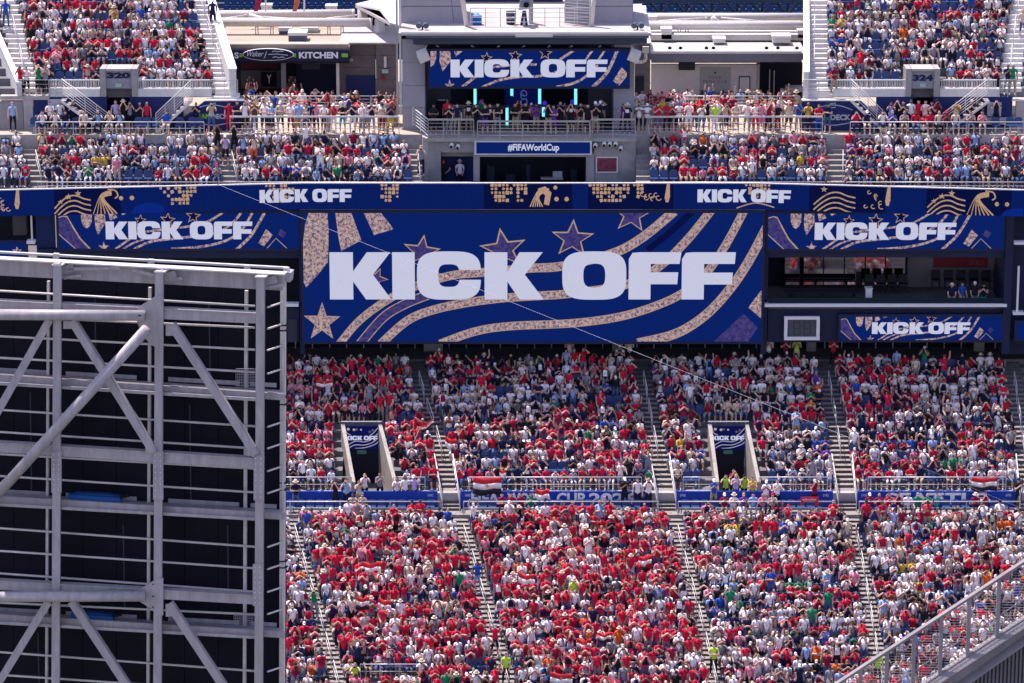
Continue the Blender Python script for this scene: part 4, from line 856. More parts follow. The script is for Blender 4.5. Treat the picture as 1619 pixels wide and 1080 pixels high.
# ================================================================== upper deck fronts with the portals
YD = 188.9
def deckfront(wx0, wx1, px, num, rl, rr_, slab0, slab1, side, lab):
    t = thing('deck_wall', W((wx0+wx1)/2, 204, YD), f'blue wall with pale slab edge under block {num} {"left" if num=="320" else "right"} of the stage', 'wall', 'blue walls under the upper deck')
    po0, po1 = px
    for i,(a,c) in enumerate(((wx0, po0+8), (po1-8, wx1))):
        obj('blue_wall', MB().bpx(a,153,c,206,YD,.2), navy_w, t)
    obj('slab_edge', MB().bpx(slab0,140.5,po0,153,YD-.02,.5), whitep, t); obj('slab_edge', MB().bpx(po1,140.5,slab1,153,YD-.02,.5), whitep, t)
    # portal
    v = thing('numbered_portal', W((po0+po1)/2, 190, YD), f'grey portal with number {num} over a dark doorway, {"left" if num=="320" else "right"} of the stage', 'portal', 'numbered portals of the upper deck')
    jm = mat('portal_grey',(.34,.32,.31),noise=.2); obj('jamb', MB().bpx(po0,109,po0+9,153,YD-.1,1.4), jm, v); obj('jamb', MB().bpx(po1-9,109,po1,153,YD-.1,1.4), jm, v)
    obj('jamb', MB().bpx(po0+6,153,po0+11,200,YD-.05,1.4), navy_w, v); obj('jamb', MB().bpx(po1-11,153,po1-6,200,YD-.05,1.4), navy_w, v)
    obj('head', MB().bpx(po0+9,109,po1-9,112.5,YD-.1,1.4), conc_l, v); obj('number_panel', MB().bpx(po0+9,112.5,po1-9,140,YD+.1,.2), mat('number_panel',(.30,.29,.34),noise=.1), v)
    letters(num, po0+11, 114.5 if num=='320' else 118, po1-11, 124 if num=='320' else 128, YD+.1, mat('number_navy',(.01,.015,.07)), v, .06, .02)
    obj('exit_sign', MB().bpx((po0+po1)/2-5,132,(po0+po1)/2+5,138,YD+.02,.08), mat('exit_pale',()), v)
    obj('doorway', MB().bpx(po0+9,140,po1-9,206,YD+1.3,.2), black_p, v)
    # picket rails
    for a,c,side_ in ((rl,po0-1,'left'),(po1+1,rr_,'right')):
        r_ = thing('picket_rail', W((a+c)/2,141,YD+.2), f'white picket rail {side_} of portal {num} on the {"left" if num=="320" else "right"} deck', 'railing', 'white picket rails of the upper deck')
        obj('top_rail', MB().bpx(a,126,c,128,YD+.2,.08), whitep, r_); obj('bottom_rail', MB().bpx(a,139.5,c,141,YD+.2,.08), whitep, r_)
        n = int((c-a)/2.6); o0 = None
        for i in range(n):
            q = a+(c-a)*(i+.5)/n
            if o0 is None:
                A_ = W(q,133.5,YD+.24); o0 = obj('picket', MB().box(A_.x-.018,A_.x+.018,YD+.22,YD+.25,ZAT(139.5,YD+.22),ZAT(128,YD+.22)), whitep, r_); X0 = A_.x
            else:
                o = o0.copy(); C.objects.link(o); o.parent = r_; o.location.x = W(q,133.5,YD+.24).x-X0
    # stair rails down to the deck
    for (a0,a1,dirn) in side:
        s_ = railing('stair_rail', [tuple(W(a0,151,YD-.3)), tuple(W(a1,206,YD-.9))], .95, 4, 5, f'sloping rail of the {dirn} steps from block {num} on the {"left" if num=="320" else "right"} side', 'sloping rails beside the portals', m_=rail_w, r=.02)
        d_ = thing('side_steps', W(a1,206,YD-.5), f'thin concrete steps {dirn} of portal {num} on the {"left" if num=="320" else "right"} deck', 'stairs', 'steps beside the portals')
        A_ = W(a0,153,YD-.25); B_ = W(a1,206,YD-.25)
        obj('stringer', MB().bar(A_+Vector((0,-.68,-.1)),B_+Vector((0,-.68,-.1)),.05,.14), whitep, d_)
        n = 9
        for i in range(n):
            u=(i+.5)/n; x=A_.x+(B_.x-A_.x)*u; z=A_.z+(B_.z-A_.z)*u; w_=abs(B_.x-A_.x)/n/2
            obj('step', MB().box(x-w_,x+w_,YD-.9,YD-.03,z-.05,z), conc, d_)
deckfront(53, 290, (158,217), '320', 78, 332, 78, 334, ((98,172,'left'),(305,247,'right')), 0)
deckfront(1385, 1600, (1432,1486), '324', 1320, 1576, 1318, 1580, ((1344,1400,'left'),(1562,1490,'right')), 0)
for a,c,lab in ((20,78,'320'),(334,376,'320'),(1275,1318,'324'),(1580,1640,'324')):
    pass
# fan deck walls
def fandeck(a, c, txts, lab, ox):
    t = thing('fan_deck_wall', W((a+c)/2,206,YD-.3), lab, 'sign', 'blue fan deck walls')
    obj('wall', MB().prism([W(x,y_,YD-.4) for x,y_ in (((a,206),(c,206),(c,160),(a+34,160),(a,186)) if ox < 400 else ((a,206),(c,206),(c,186),(c-30,160),(a,160)))], (0,.3,0)), navy_w, t)
    obj('coping', MB().bpx(a+34 if ox<400 else a, 158.5, c if ox<400 else c-30, 160, YD-.45, .5), whitep, t)
    for (s,x0,x1,y0,y1,m_) in txts: letters(s, x0, y0, x1, y1, YD-.4, m_, t, .04)
    lg = mat('logo_pale',(.4,.48,.6))
    P_ = catmull([(ox-32,174),(ox-15,168),(ox,166),(ox+15,168),(ox+32,174)],6)
    for q0,q1 in zip(P_,P_[1:]): obj('logo_stroke', MB().bar(W(*q0,YD-.43),W(*q1,YD-.43),.02,.05), lg, t)
    P_ = catmull([(ox-30,192),(ox,198),(ox+28,194)],6)
    for q0,q1 in zip(P_,P_[1:]): obj('logo_stroke', MB().bar(W(*q0,YD-.43),W(*q1,YD-.43),.02,.05), lg, t)
    P_ = [(ox-4,164),(ox-5,170),(ox+5,170),(ox+5,163),(ox-4,164)]
    for q0,q1 in zip(P_,P_[1:]): obj('logo_stroke', MB().bar(W(*q0,YD-.43),W(*q1,YD-.43),.02,.05), lg, t)
gn = mat('logo_green',(.2,.6,.05)); pw = mat('logo_white',(.45,.48,.56))
fandeck(290, 385, [('FAN',313,333,180,188,gn),('DECK',334,362,180,188,pw)], 'blue wall with green and white FAN DECK logo left of the kitchen deck', 336)
fandeck(1268, 1392, [('FAN',1290,1311,181,190,gn),('DECK',1313,1345,181,190,pw)], 'blue wall with white DECK logo right of the food deck', 1316)
# white squares on the blue walls
for (a,b,c,d,lab) in ((76,157,98,182,'upper white square on the blue wall left of portal 320'),(55,182,110,194,'wide white rectangle on the blue wall left of portal 320'),(1561,162,1583,184,'upper white square on the blue wall right of portal 324'),(1558,186,1606,197,'wide white rectangle on the blue wall right of portal 324')):
    t = thing('wall_marking', W((a+c)/2,d,YD-.05), lab, 'panel'); obj('panel', MB().bpx(a,b,c,d,YD-.06,.05), mat('matt_white',(.5,.5,.52)), t)
t = thing('end_wall', W(30,213,YD), 'grey concrete wall at the left edge beside the pale steel panel', 'wall'); obj('wall', MB().bpx(-200,160,37,214,YD,.3), mat('shaded_concrete',()), t); obj('steel_panel', MB().bpx(37.5,154,52,206,YD-.05,.2), mat('brushed_panel',(.45,.42,.42),noise=.3), t)
t = thing('end_wall', W(1610,213,YD), 'pale concrete wall at the right edge beside block 324', 'wall'); obj('wall', MB().bpx(1606,160,1900,206,YD,.3), conc_l, t); obj('coping', MB().bpx(1600,157,1900,160,YD-.1,.5), whitep, t)
obj('landing', MB().bpx(0,152,78,158,YD-.1,1.0), conc_l, t); 
t = thing('deck_landing', W(350,158,YD), 'pale landing slab at the foot of the stairs right of block 320', 'slab'); obj('slab', MB().bpx(334,153.5,377,158.4,YD-.1,1.2), whitep, t); obj('lower_steps', MB().bpx(340,141,372,153.5,YD+.3,.2), deck_step, t)
t = thing('deck_landing', W(1295,158,YD), 'pale landing slab at the foot of the stairs left of block 324', 'slab'); obj('slab', MB().bpx(1272,158,1318,162,YD-.1,1.2), whitep, t); obj('lower_steps', MB().bpx(1278,143,1318,158,YD+.3,.2), deck_step, t)
for a,c,lab in ((28,78,'left of portal 320'),(80,98,'nearest left of the picket rail of 320'),(334,376,'right of block 320'),(1270,1318,'left of block 324'),(1580,1606,'right of block 324')):
    z_ = ZAT(154,YD-.05); railing('landing_rail', [(XPX(a,YD-.05,z_),YD-.05,z_),(XPX(c,YD-.05,z_),YD-.05,z_)], 1.0, 2, 3, f'thin grey rail on the landing {lab}, {"left" if a < 700 else "right"} half', 'rails on the landings', r=.018)
# side walls of the stairs
def sidewall(pts_top, label, thick, zdrop=2.2, end=True, face=whitep, Ys=None):
    # pts_top in pixels from far/top to near/bottom with world Y
    t = thing('stair_wall', W(*pts_top[-1]), label, 'wall', 'white walls beside the upper deck stairs')
    top = [W(*q) for q in pts_top]
    mb = MB(); P_ = [Vector(q) for q in top]; 
    low = [Vector((q.x, q.y, min(q.z-1.15, q.z-1.0))) for q in top]; low[-1].z = ZAT(158, pts_top[-1][2]); low[0].z = top[0].z-1.6
    mb.prism(P_+low[::-1], (thick,0,0)); obj('wall_slab', mb, face, t)
    mb = MB(); mb.prism([q+Vector((-.04,0,.0)) for q in top]+[q+Vector((-.04,0,.07)) for q in top[::-1]], (thick+.08,0,0)); obj('coping', mb, mat('coping_white',(.85,.84,.82)), t)
sidewall([(322,-20,198.5),(362,110,189.0)], 'white sloping wall right of the stairs beside block 320', .4)
sidewall([(1271,-40,199.2),(1271.5,115,189.0)], 'white wall left of the stairs beside block 324', .26)
sidewall([(-40,-20,196.5),(27,132,188.9)], 'white sloping wall at the far left stairs', .25)
# blue tarpaulin boxes behind stands (far background)
for x0,x1,lab in ((330,575,'left'),(640,1010,'middle'),(1000,1290,'right')):
    t = thing('far_stand', W((x0+x1)/2,40,262), f'far empty blue stand seen over the roofs, {lab} part', 'stand', 'far stands behind the roofs')
    X0, X1 = W(x0,10,262).x, W(x1,10,262).x
    mb = MB(); ms = MB()
    zb_ = ZAT(45,260)
    for k in range(12):
        y_ = 260+k*.8; z_ = zb_+.35*k; mb.box(X0,X1,y_,y_+.8,z_-.4,z_)
        for i in range(int((X1-X0)/.55)):
            xx = X0+i*.55; 
            if int(i/26)%2==0 and i%26 < 2: continue
            ms.box(xx+.04,xx+.48,y_+.35,y_+.42,z_+.2,z_+.75)
    obj('terrace', mb, mat('far_terrace',(.04,.06,.12)), t); obj('seat_rows', ms, mat('far_seat',(.02,.06,.17)), t, kind='stuff', fixn=False)
    t2 = thing('far_wall', W((x0+x1)/2,0,272), f'dark blue wall behind the far stand, {lab} part', 'wall'); obj('wall', MB().box(X0-3,X1+3,271,272,0,CAMZ-26), navy_w, t2)
t = thing('white_back_wall', W(850,40,212), 'bright white low building seen between the two upper towers', 'building'); obj('wall', MB().bpx(725,7,900,45,204,.4), whitep, t); obj('roof', MB().bpx(722,2,903,7,203.8,6), conc_l, t)
for px in (757,790,852,880): obj('joint', MB().bpx(px-.4,7,px+.4,45,203.97,.03), rail_m, t)
obj('blue_screen', MB().bpx(735,-20,890,3,203.5,.2), navy_w, t)
tr = thing('roof_truss', W(1130,25,222), 'dark blue steel truss crossing the background right of the stage', 'truss'); tm = mat('truss_blue',(.03,.05,.1))
for a,b in (((1000,24),(1275,24)),((1000,1),(1275,1))): obj('chord', MB().bar(W(*a,222),W(*b,222),.3,.3), tm, tr)
for i in range(7):
    x=1005+i*40; obj('diagonal', MB().bar(W(x,24,222),W(x+20,1,222),.18,.18), tm, tr); obj('diagonal', MB().bar(W(x+20,1,222.3),W(x+40,24,222.3),.18,.18), tm, tr)
    obj('vertical', MB().bar(W(x,25,222.6),W(x,-10,222.6),.2,.2), tm, tr)
for px,col,lab in ((406,(.35,.01,.06),'crimson'),(467,(.5,.12,.06),'orange')):
    t = thing('banner_flag', W(px,18,206), f'{lab} flag on a white pole behind the kitchen roof', 'flag'); obj('pole', MB().tube(W(px+14,18,206),W(px+14,-30,206),.06,6), whitep, t)
    obj('cloth', MB().prism([W(px-5,18,206),W(px+2,18,206),W(px+7,5,206.1),W(px+8,-12,206),W(px-2,-12,206.2),W(px-2,6,206)],(0,.04,0)), mat(f'{lab}_cloth',col,noise=.2), t)
# ================================================================== flags among the crowd
fr_, fw_, fk_ = mat('flag_red',(.6,.02,.03)), mat('flag_white',(.78,.76,.76)), mat('flag_black',(.012,.012,.02))
def flag(px0, py0, px1, py1, Y, label, tilt=0, wav=.06, black=True, pole=None, skew=0):
    A = W(px0,py0,Y); B = W(px1,py0+tilt,Y); D = W(px0+skew,py1,Y)-A
    t = thing('flag', A, label, 'flag', 'red white and black flags in the crowd'); n = 10; st = 3 if black else 2
    for s_ in range(st):
        mb = MB(); 
        for i in range(n+1):
            u = i/n; P_ = A+(B-A)*u; yy = wav*math.sin(u*9+s_)*1.0
            sag = -.06*math.sin(u*math.pi)
            for v in (s_/st, (s_+1)/st): q = P_+D*v*(1+.05*math.sin(u*7)); mb.v.append((q.x, q.y-.02+yy, q.z+sag))
        for i in range(n): mb.f.append((2*i,2*i+2,2*i+3,2*i+1))
        o = obj('stripe', mb, (fr_,fw_,fk_)[s_], t, fixn=False, smooth=True); md = o.modifiers.new('thickness','SOLIDIFY'); md.thickness = .01
    c_ = A+(B-A)*.5+D*.5; w_ = (B-A).length*.05; mb = MB()
    mb.prism([c_+Vector((x*w_,-.11,z*w_)) for x,z in ((-1,.6),(-.3,.9),(0,1.5),(.3,.9),(1,.6),(.7,-1),(.3,-1.6),(-.3,-1.6),(-.7,-1))],(0,.015,0)); obj('emblem', mb, mat('emblem_gold',(.5,.35,.1)), t)
    if pole: obj('pole', MB().tube(W(*pole[0],Y),W(*pole[1],Y),.018,6), rail_w, t)
def rowY(py, rows):   # the row whose standing people have their heads at this height of the view
    return min(rows, key=lambda r: abs(proj(0, r[0]+.3, r[1]+1.62)[1]-py))[0]-.12
flag(748,754,793,781,173.75,'red white and black flag hanging on the rail left above FIFA')
flag(1536,754,1576,775,173.75,'red white and black flag hanging on the rail above the letters TLE')
flag(846,773,868,788,172.9,'small red and white flag held over the WORLD CUP board',0,.1,False)
flag(662,676,684,682,rowY(668,UR),'red and white flag waved beside the stairs right of the left portal',-13,.1,True,((654,700),(664,676)),4)
flag(571,888,602,903,rowY(886,LR),'red and white flag spread above heads in the lower left block',0,.12,False)
flag(564,943,584,963,rowY(941,LR),'red white and black flag with gold emblem in the lower left block')
flag(586,856,594,872,rowY(858,LR),'small flag on a stick in the lower left block',2,.05,True,((572,872),(586,856)))
flag(912,1010,935,1030,rowY(1008,LR),'flag worn over shoulders in the lower middle block',0,.15)
flag(1455,185,1467,215,188.0,'folded red and white flag hanging in front of portal 324',0,.08)
flag(640,688,652,706,rowY(690,UR),'small red and white flag hanging down right of the left portal',0,.05,False)
flag(500,600,526,610,rowY(596,UR),'red and white flag held over heads in the shade near the steel frame',0,.05,False)
flag(704,690,722,706,rowY(686,UR),'crumpled red and white flag at the left end of the block above FIFA',4,.1,False)
flag(598,945,618,960,rowY(945,LR),'red and white flag beside the gold emblem flag in the lower left block',4,.1,False)
flag(870,1062,905,1078,rowY(1058,LR),'wide red banner flag at the bottom of the lower middle block',3,.06,False)
flag(790,742,800,752,rowY(742,UR),'tiny red and white flag just right of the flag hanging above FIFA',0,.04,False)
flag(1010,880,1030,893,rowY(880,LR),'small red and white flag at the right side of the lower middle block',-3,.08,False)
flag(820,905,845,920,rowY(905,LR),'red and white flag over heads in the centre of the lower middle block',3,.1,False)
flag(945,1000,966,1014,rowY(1000,LR),'white and red flag low in the lower middle block',0,.1,True)
t = thing('red_scarf_banner', W(1280,790,172.7), 'red scarf with white writing held up at the right end of the board seats', 'scarf')
obj('cloth', MB().bpx(1266,786,1294,793,172.6,.03), fr_, t); letters('ESPAÑA', 1269, 788, 1291, 791.5, 172.6, pmat, t, .01); obj('tail', MB().bpx(1289,793,1294,800,172.62,.03), fr_, t); obj('tail', MB().bpx(1266,793,1270,799,172.62,.03), fr_, t)
t = thing('cardboard_sign', W(1073,968,165.5), 'white handmade sign with red drawings in the lower middle block', 'sign'); obj('sheet', MB().bpx(1061,942,1084,959,165.4,.02), mat('paper_pink',(.7,.6,.6),noise=.3,nscale=8), t)
for i in range(5): obj('drawing', MB().bpx(1064+i*3.8,950+(i%2)*3,1066+i*3.8,955+(i%2)*2,165.385,.012), fr_, t)
# ================================================================== cable across the view
t = thing('camera_cable', W(345,292,182.6), 'thin pale camera cable sloping across the main LED board', 'cable')
obj('wire', MB().tube(W(345,292,181.6), W(1345,693,160), .007, 5).tube(W(1345,693,160), W(1660,822,155), .003, 5), mat('cable_grey',(.5,.48,.5)), t)
obj('anchor', MB().tube(W(345,292,181.6), W(344.5,291.6,181.5), .04, 6), rail_m, t)
# ================================================================== near steel frame at the left
TH = R(10); FY0 = 73.0; FX0 = W(255,600,FY0).x
def FR(px, py, off=0.0):   # point on the plane of the frame, off metres behind it
    d = ray(px, py); n = Vector((math.sin(TH), math.cos(TH), 0)); P0 = Vector((FX0, FY0, CAMZ)) + n*off
    t_ = n.dot(P0-Vector((0,0,CAMZ)))/n.dot(d); return Vector((0,0,CAMZ))+d*t_
N_ = Vector((math.sin(TH), math.cos(TH), 0))
fr = thing('steel_frame', FR(255,1080), 'grey steel frame with black backing panels, back of a scoreboard at the left', 'steel frame')
def fbar(name, a, b, w_px, depth, off, m_=steel, bolts=False):
    A, B = FR(*a, off), FR(*b, off); s_ = 1/72; d = (B-A).normalized(); sd = d.cross(N_).normalized()*w_px*s_/2
    mb = MB(); D = N_*depth
    mb.hexa([A-sd, B-sd, B+sd, A+sd, A-sd+D, B-sd+D, B+sd+D, A+sd+D]); return obj(name, mb, m_, fr)
def gq(px):  # ground continuation of a column
    return 0
def column(xt, xb, y0, y1, w_):
    # I-section: face flange, web seen from the side, rear flange
    fbar('column_flange', (xt,y0), (xb,y1), w_, .02, 0); fbar('column_web', (xt+1,y0), (xb+1,y1), 2, .24, .02); fbar('column_flange', (xt+1,y0), (xb+1,y1), w_, .02, .26)
column(90.5,87.5,417,1090,13.5); column(251.5,248.5,429,1090,13.5); column(411.5,408.5,438,1090,13.5); column(-70,-73,405,1090,13.5)
for xt in (90.5,251.5,411.5,-70):
    a = FR(xt-3,1089,.1); obj('column_leg', MB().bar(a, Vector((a.x,a.y,0)), .28,.28), steel, fr)
# top rail and beam
fbar('top_rail', (-90,394.5), (455,424.5), 3.2, .08, 1.0, steel_l)
for x_ in (88,238,390,452): fbar('rail_block', (x_,396+ (x_/450)*28), (x_,404+(x_/450)*28), 9, .1, .98, steel_l)
fbar('top_beam', (-90,418), (447,446.5), 27, .02, .5); 
A,B = FR(-90,403.5,.38),FR(452,432.5,.38); obj('top_flange', MB().bar(A,B,.26,.03,N_.cross(B-A)), steel_l, fr)
for x0,y0,x1,y1 in ((84,419,127,413),(246,430,288,423),(405,438,450,431),(-77,408,-34,402)):
    obj('outrigger', MB().bar(FR(x0+6,y0+.5,-.02),FR(x0+14,y0-4,.5),.24,.03), steel_l, fr); fbar('outrigger_web',(x0+14,y0+8),(x0+32,y0+4),12,.03,.3)
for x0,y0,x1,y1 in ((100,426,190,424),(210,427,245,436),(100,440,128,436),(262,445,288,440),(424,455,450,450)): fbar('brace_angle',(x0,y0),(x1,y1),5,.05,.3)
fbar('end_bracket',(447,437),(459,439),16,.3,.9); 
# beams
def beam(y0, y1, w_, off=.05, x0=-90, x1=405): 
    s_ = (y1-y0)/405
    fbar('beam', (x0,y0+s_*x0), (x1,y0+s_*x1), w_, .12, off); fbar('beam_flange', (x0,y0+s_*x0-w_/2+.7), (x1,y0+s_*x1-w_/2+.7), 1.6, .2, off-.04, steel)
beam(484,503.5,17); beam(708,733,16); beam(926,949,15)
for y0,y1 in ((598,625),(790,814),(977,1001)):
    fbar('walkway_beam', (-90,y0-6), (450,y1+3), 11, .05, .32); fbar('walkway_beam', (-90,y0+3), (405,y1+7), 5, .05, .1); 
    A,B=FR(-90,y0-12,.37),FR(447,y1-3,.37); C_,D_=FR(447,y1-8,.85),FR(-90,y0-17,.85)
    obj('walkway_deck', MB().prism([A,B,C_,D_],(0,0,-.03)), steel, fr)
    for a,c in ((-60,76),(104,216),(266,378),(396,437)): fbar('toe_plate', (a,y0-13+ (a/450)*25), (c,y0-13+(c/450)*25), 7, .02, .86)
# thin girts in front of the panels
for y0,y1 in ((460,484),(500,518),(531.6,553),(565.7,588.4),(648,674),(683,709),(718,741),(752.7,778.6),(835,864.5),(871,898.6),(906.6,935.8),(953,971.5),(1031,1061),(1067,1094)):
    s_=(y1-y0)/403; obj('girt', MB().tube(FR(-90,y0-90*s_,.62),FR(403,y1,.62),.026,8), steel_l, fr, smooth=True)
for yy in (293,400):pass
for ya in (483,517,551,588,672,706,742,777,862,897,933,968,1059,1093):
    obj('side_rung', MB().tube(FR(423,ya+3,.3),FR(447,ya-5,.95),.022,8), steel_l, fr, smooth=True)
for (ya,yb) in ((551,622),(742,812),(933,1000)): obj('end_hoop', MB().tube(FR(447,ya-5,.95),FR(447,yb,.95),.022,8), steel_l, fr, smooth=True)
fbar('back_column', (447,440), (445,1090), 8, .12, .97, steel_l); fbar('back_column', (236.5,455), (233.5,1090), 4.6, .08, .75, steel_l); fbar('back_column', (389,460), (386,1090), 5, .08, .75, steel_l); fbar('back_column', (76,445), (73,1090), 4, .08, .75, steel_l)
for ya in (515,523,628,640,764,775,888,898): fbar('clamp_band', (441,ya), (453,ya), 2, .14, .96, black_p)
# diagonals
for a,b in (((78,506),(-6,655)),((113,508),(242,716)),((270,514),(404,720)),((76,952),(-6,1086)),((112,952),(200,1086)),((266,955),(352,1086))):
    fbar('diagonal_brace', a, b, 12.5, .02, -.06); v = Vector((b[0]-a[0], b[1]-a[1])).normalized(); nn=(-v.y*-5.5, v.x*-5.5)
    fbar('diagonal_brace', (a[0]+abs(nn[0])*.0+5,a[1]-3), (b[0]+5,b[1]-3), 2, .12, -.05)
# gussets
for oy,P_ in ((0,[(250,466),(217,487),(217,510),(225,530),(235,541),(248,552),(258,552),(258,466)]),(0,[(250,914),(217,934),(217,949),(240,963),(247,973),(258,973),(258,914)])):
    obj('gusset_plate', MB().prism([FR(x,y,-.035) for x,y in P_], N_*.025), steel, fr)
for P_ in ([(262,513),(281,513),(279,531),(262,531)],[(100,508),(119,508),(119,520),(100,520)],[(262,955),(278,955),(276,975),(262,975)],[(230,700),(241,700),(241,716),(230,716)],[(393,700),(405,705),(405,722),(390,720)]): obj('gusset_plate', MB().prism([FR(x,y,-.03) for x,y in P_], N_*.02), steel, fr)
for a,b in (((-60,497),(229,499)),((-60,944),(229,942.5)),((232,520),(-40,821))):
    off = -.42 if a[0]<0 and b[1] in (499,942.5) else -.5
    obj('big_pipe', MB().tube(FR(*a,off),FR(*b,off+.25),.122,20), steel, fr, smooth=True)
for px,py in ((220,499),(222,499.5),(242,924),(242,943),(242,960)): obj('bolt', MB().tube(FR(px,py,-.4 if px<230 else -.05),FR(px,py,-.42 if px<230 else -.06),.02,6), black_p, fr)
# splice plates with bolts
for x0,x1,y0,y1 in ((81,97,714,779),(242,258,714,790),(401,417,720,791),(399.5,415.5,892,958)):
    pl = obj('splice_plate', MB().prism([FR(x,y,-.03) for x,y in ((x0,y0),(x1,y0),(x1,y1),(x0,y1))], N_*.025), steel, fr)
    bm_ = None
    for i in range(2):
        for j in range(8):
            px = x0+3.5+i*8; py = y0+5+j*(y1-y0-10)/7
            obj('bolt', MB().tube(FR(px,py,-.03),FR(px,py,-.05),.018,6), steel_l, pl)
# cables and conduits hanging behind the girts
for i,(x0,y0,x1,y1) in enumerate(((150,470,152,600),(330,480,333,615),(48,620,50,780),(300,640,302,800),(195,830,197,960),(60,1000,62,1085),(360,830,361,945))):
    obj('conduit', MB().tube(FR(x0,y0,.95),FR(x1,y1,.95),.015,6), mat('conduit_grey',(.05,.05,.07)), fr)
# mesh guards
gm = mat('mesh_wire',(.3,.3,.33))
for a,b,c,d in ((373,583,404,614),(370,970,400,996)):
    mb = MB()
    for i in range(12): x_=a+(c-a)*i/11; mb.tube(FR(x_,b,.6),FR(x_,d,.6),.005,4)
    for i in range(8): y_=b+(d-b)*i/7; mb.tube(FR(a,y_,.6),FR(c,y_,.6),.006,4)
    obj('mesh_guard', mb, gm, fr, kind='stuff')
# black backing panels
xs = [-90,-35,22,76,131,184,238,292,345,392,446.5]
for a,c in zip(xs,xs[1:]):
    for y0,y1 in ((425,600),(601,790),(791,985),(986,1090)):
        f_ = lambda x,y: FR(x,y+(x-225)*.05,1.1)
        obj('backing_panel', MB().prism([f_(a+.4,y0 if y0>430 else 420),f_(c-.4,y0 if y0>430 else 420),f_(c-.4,y1),f_(a+.4,y1)], N_*.05), black_p, fr)
    q = FR((a+c)/2,1090,1.1)
A,B = FR(-90,1085,1.12),FR(446,1095,1.12); obj('backing_sheet', MB().prism([A,B,Vector((B.x,B.y,0)),Vector((A.x,A.y,0))], N_*.05), black_p, fr)
A,B,C2,D2 = FR(-90,415,1.3),FR(446,440,1.3),FR(446,1110,1.3),FR(-90,1100,1.3); obj('backing_sheet', MB().prism([A,B,C2,D2], N_*.4), black_p, fr)
for (x0,x1,y0,y1,lab) in ((107,190,780,792,'upper'),(112,178,968,980,'lower')):
    h = thing('blue_hoist', FR(x0,y1,.5), f'{lab} blue hoist lying on a walkway of the steel frame', 'hoist'); bl = mat('hoist_blue',(.01,.09,.3))
    obj('body', MB().prism([FR(x0,y0+2,.45),FR(x1,y0+8,.45),FR(x1,y1+2,.45),FR(x0,y1-3,.45)],N_*.15), bl, h); obj('cover', MB().prism([FR(x0+10,y0-1,.55),FR(x1-20,y0+2,.55),FR(x1,y0+5,.55),FR(x0+10,y0+4,.55)],N_*.15), mat('hoist_dark',(.01,.06,.2)), h); obj('hook', MB().tube(FR(x1,y0+6,.5),FR(x1+14,y0+3,.5),.04,8), black_p, h)
# ================================================================== near stair railing at the lower right
RYD = 58.0
rsteel = mat('stair_steel', (.27,.245,.255), .5, noise=.3, nscale=2.5, col2=(.18,.165,.17))
def Q(px,py,o=0): return W(px,py,RYD+o)
st = thing('stair_structure', Q(1619,1080), 'grey stair stringer and ribbed metal wall climbing at the lower right corner', 'staircase')
def ln(P0,P1,x): return P0[1]+(P1[1]-P0[1])*(x-P0[0])/(P1[0]-P0[0])
TR0,TR1=(1325,1080),(1619,888); SB0,SB1=(1483,1073),(1619,984); SL0,SL1=(1519,1080),(1619,1010)
x0,x1=1270,1760
obj('stringer', MB().prism([Q(x0,ln(SB0,SB1,x0)),Q(x1,ln(SB0,SB1,x1)),Q(x1,ln(SL0,SL1,x1)),Q(x0,ln(SL0,SL1,x0))],(0,.12,0)), rsteel, st)
obj('stringer_flange', MB().bar(Q(x0,ln(SB0,SB1,x0),-.05),Q(x1,ln(SB0,SB1,x1),-.05),.3,.025,(0,-.3,1)), rsteel, st)
obj('stringer_flange', MB().bar(Q(x0,ln(SL0,SL1,x0),-.05),Q(x1,ln(SL0,SL1,x1),-.05),.3,.02,(0,-.3,1)), rsteel, st)
rb = mat('ribbed_metal',(.14,.135,.16),.5,noise=.15,nscale=2)
x=1440
while x<1760:
    a=ln(SL0,SL1,x)+1; zt_=Q(x,a,.1); zt2=Q(x+3.4,ln(SL0,SL1,x+3.4)+1,.1); L0=Vector((zt_.x,zt_.y,0)); L1=Vector((zt2.x,zt2.y,0))
    obj('rib', MB().prism([zt_,zt2,L1,L0],(0,.05,0)), rb, st); x+=6.2
zt_=Q(1440,ln(SL0,SL1,1440)+1,.16); zt2=Q(1760,ln(SL0,SL1,1760)+1,.16); obj('metal_wall', MB().prism([zt_,zt2,Vector((zt2.x,zt2.y,0)),Vector((zt_.x,zt_.y,0))],(0,.3,0)), mat('ribbed_back',(.08,.08,.1)), st)
rl = thing('mesh_railing', Q(1446,1050), 'tall grey railing with horizontal wires sloping up at the lower right corner', 'railing')
obj('top_rail', MB().bar(Q(x0,ln(TR0,TR1,x0)),Q(x1,ln(TR0,TR1,x1)),.07,.055,(0,-.3,1)), rsteel, rl)
M0,M1=(1488,1033),(1619,948); obj('middle_rail', MB().tube(Q(x0,ln(M0,M1,x0)),Q(x1,ln(M0,M1,x1)),.012,6), rsteel, rl)
B0,B1=(1483,1068),(1619,979); obj('bottom_rail', MB().bar(Q(x0,ln(B0,B1,x0)),Q(x1,ln(B0,B1,x1)),.05,.04,(0,-.3,1)), rsteel, rl)
posts=[1316,1361,1402.6,1445.5,1489,1533,1580,1628,1676]
for px in posts:
    a=ln(TR0,TR1,px); b=ln(B0,B1,px); w_=.033
    A,B=Q(px,a,.02),Q(px,b,.02); obj('post', MB().box(A.x-w_,A.x+w_,RYD-.02,RYD+.05,B.z,A.z), rsteel, rl)
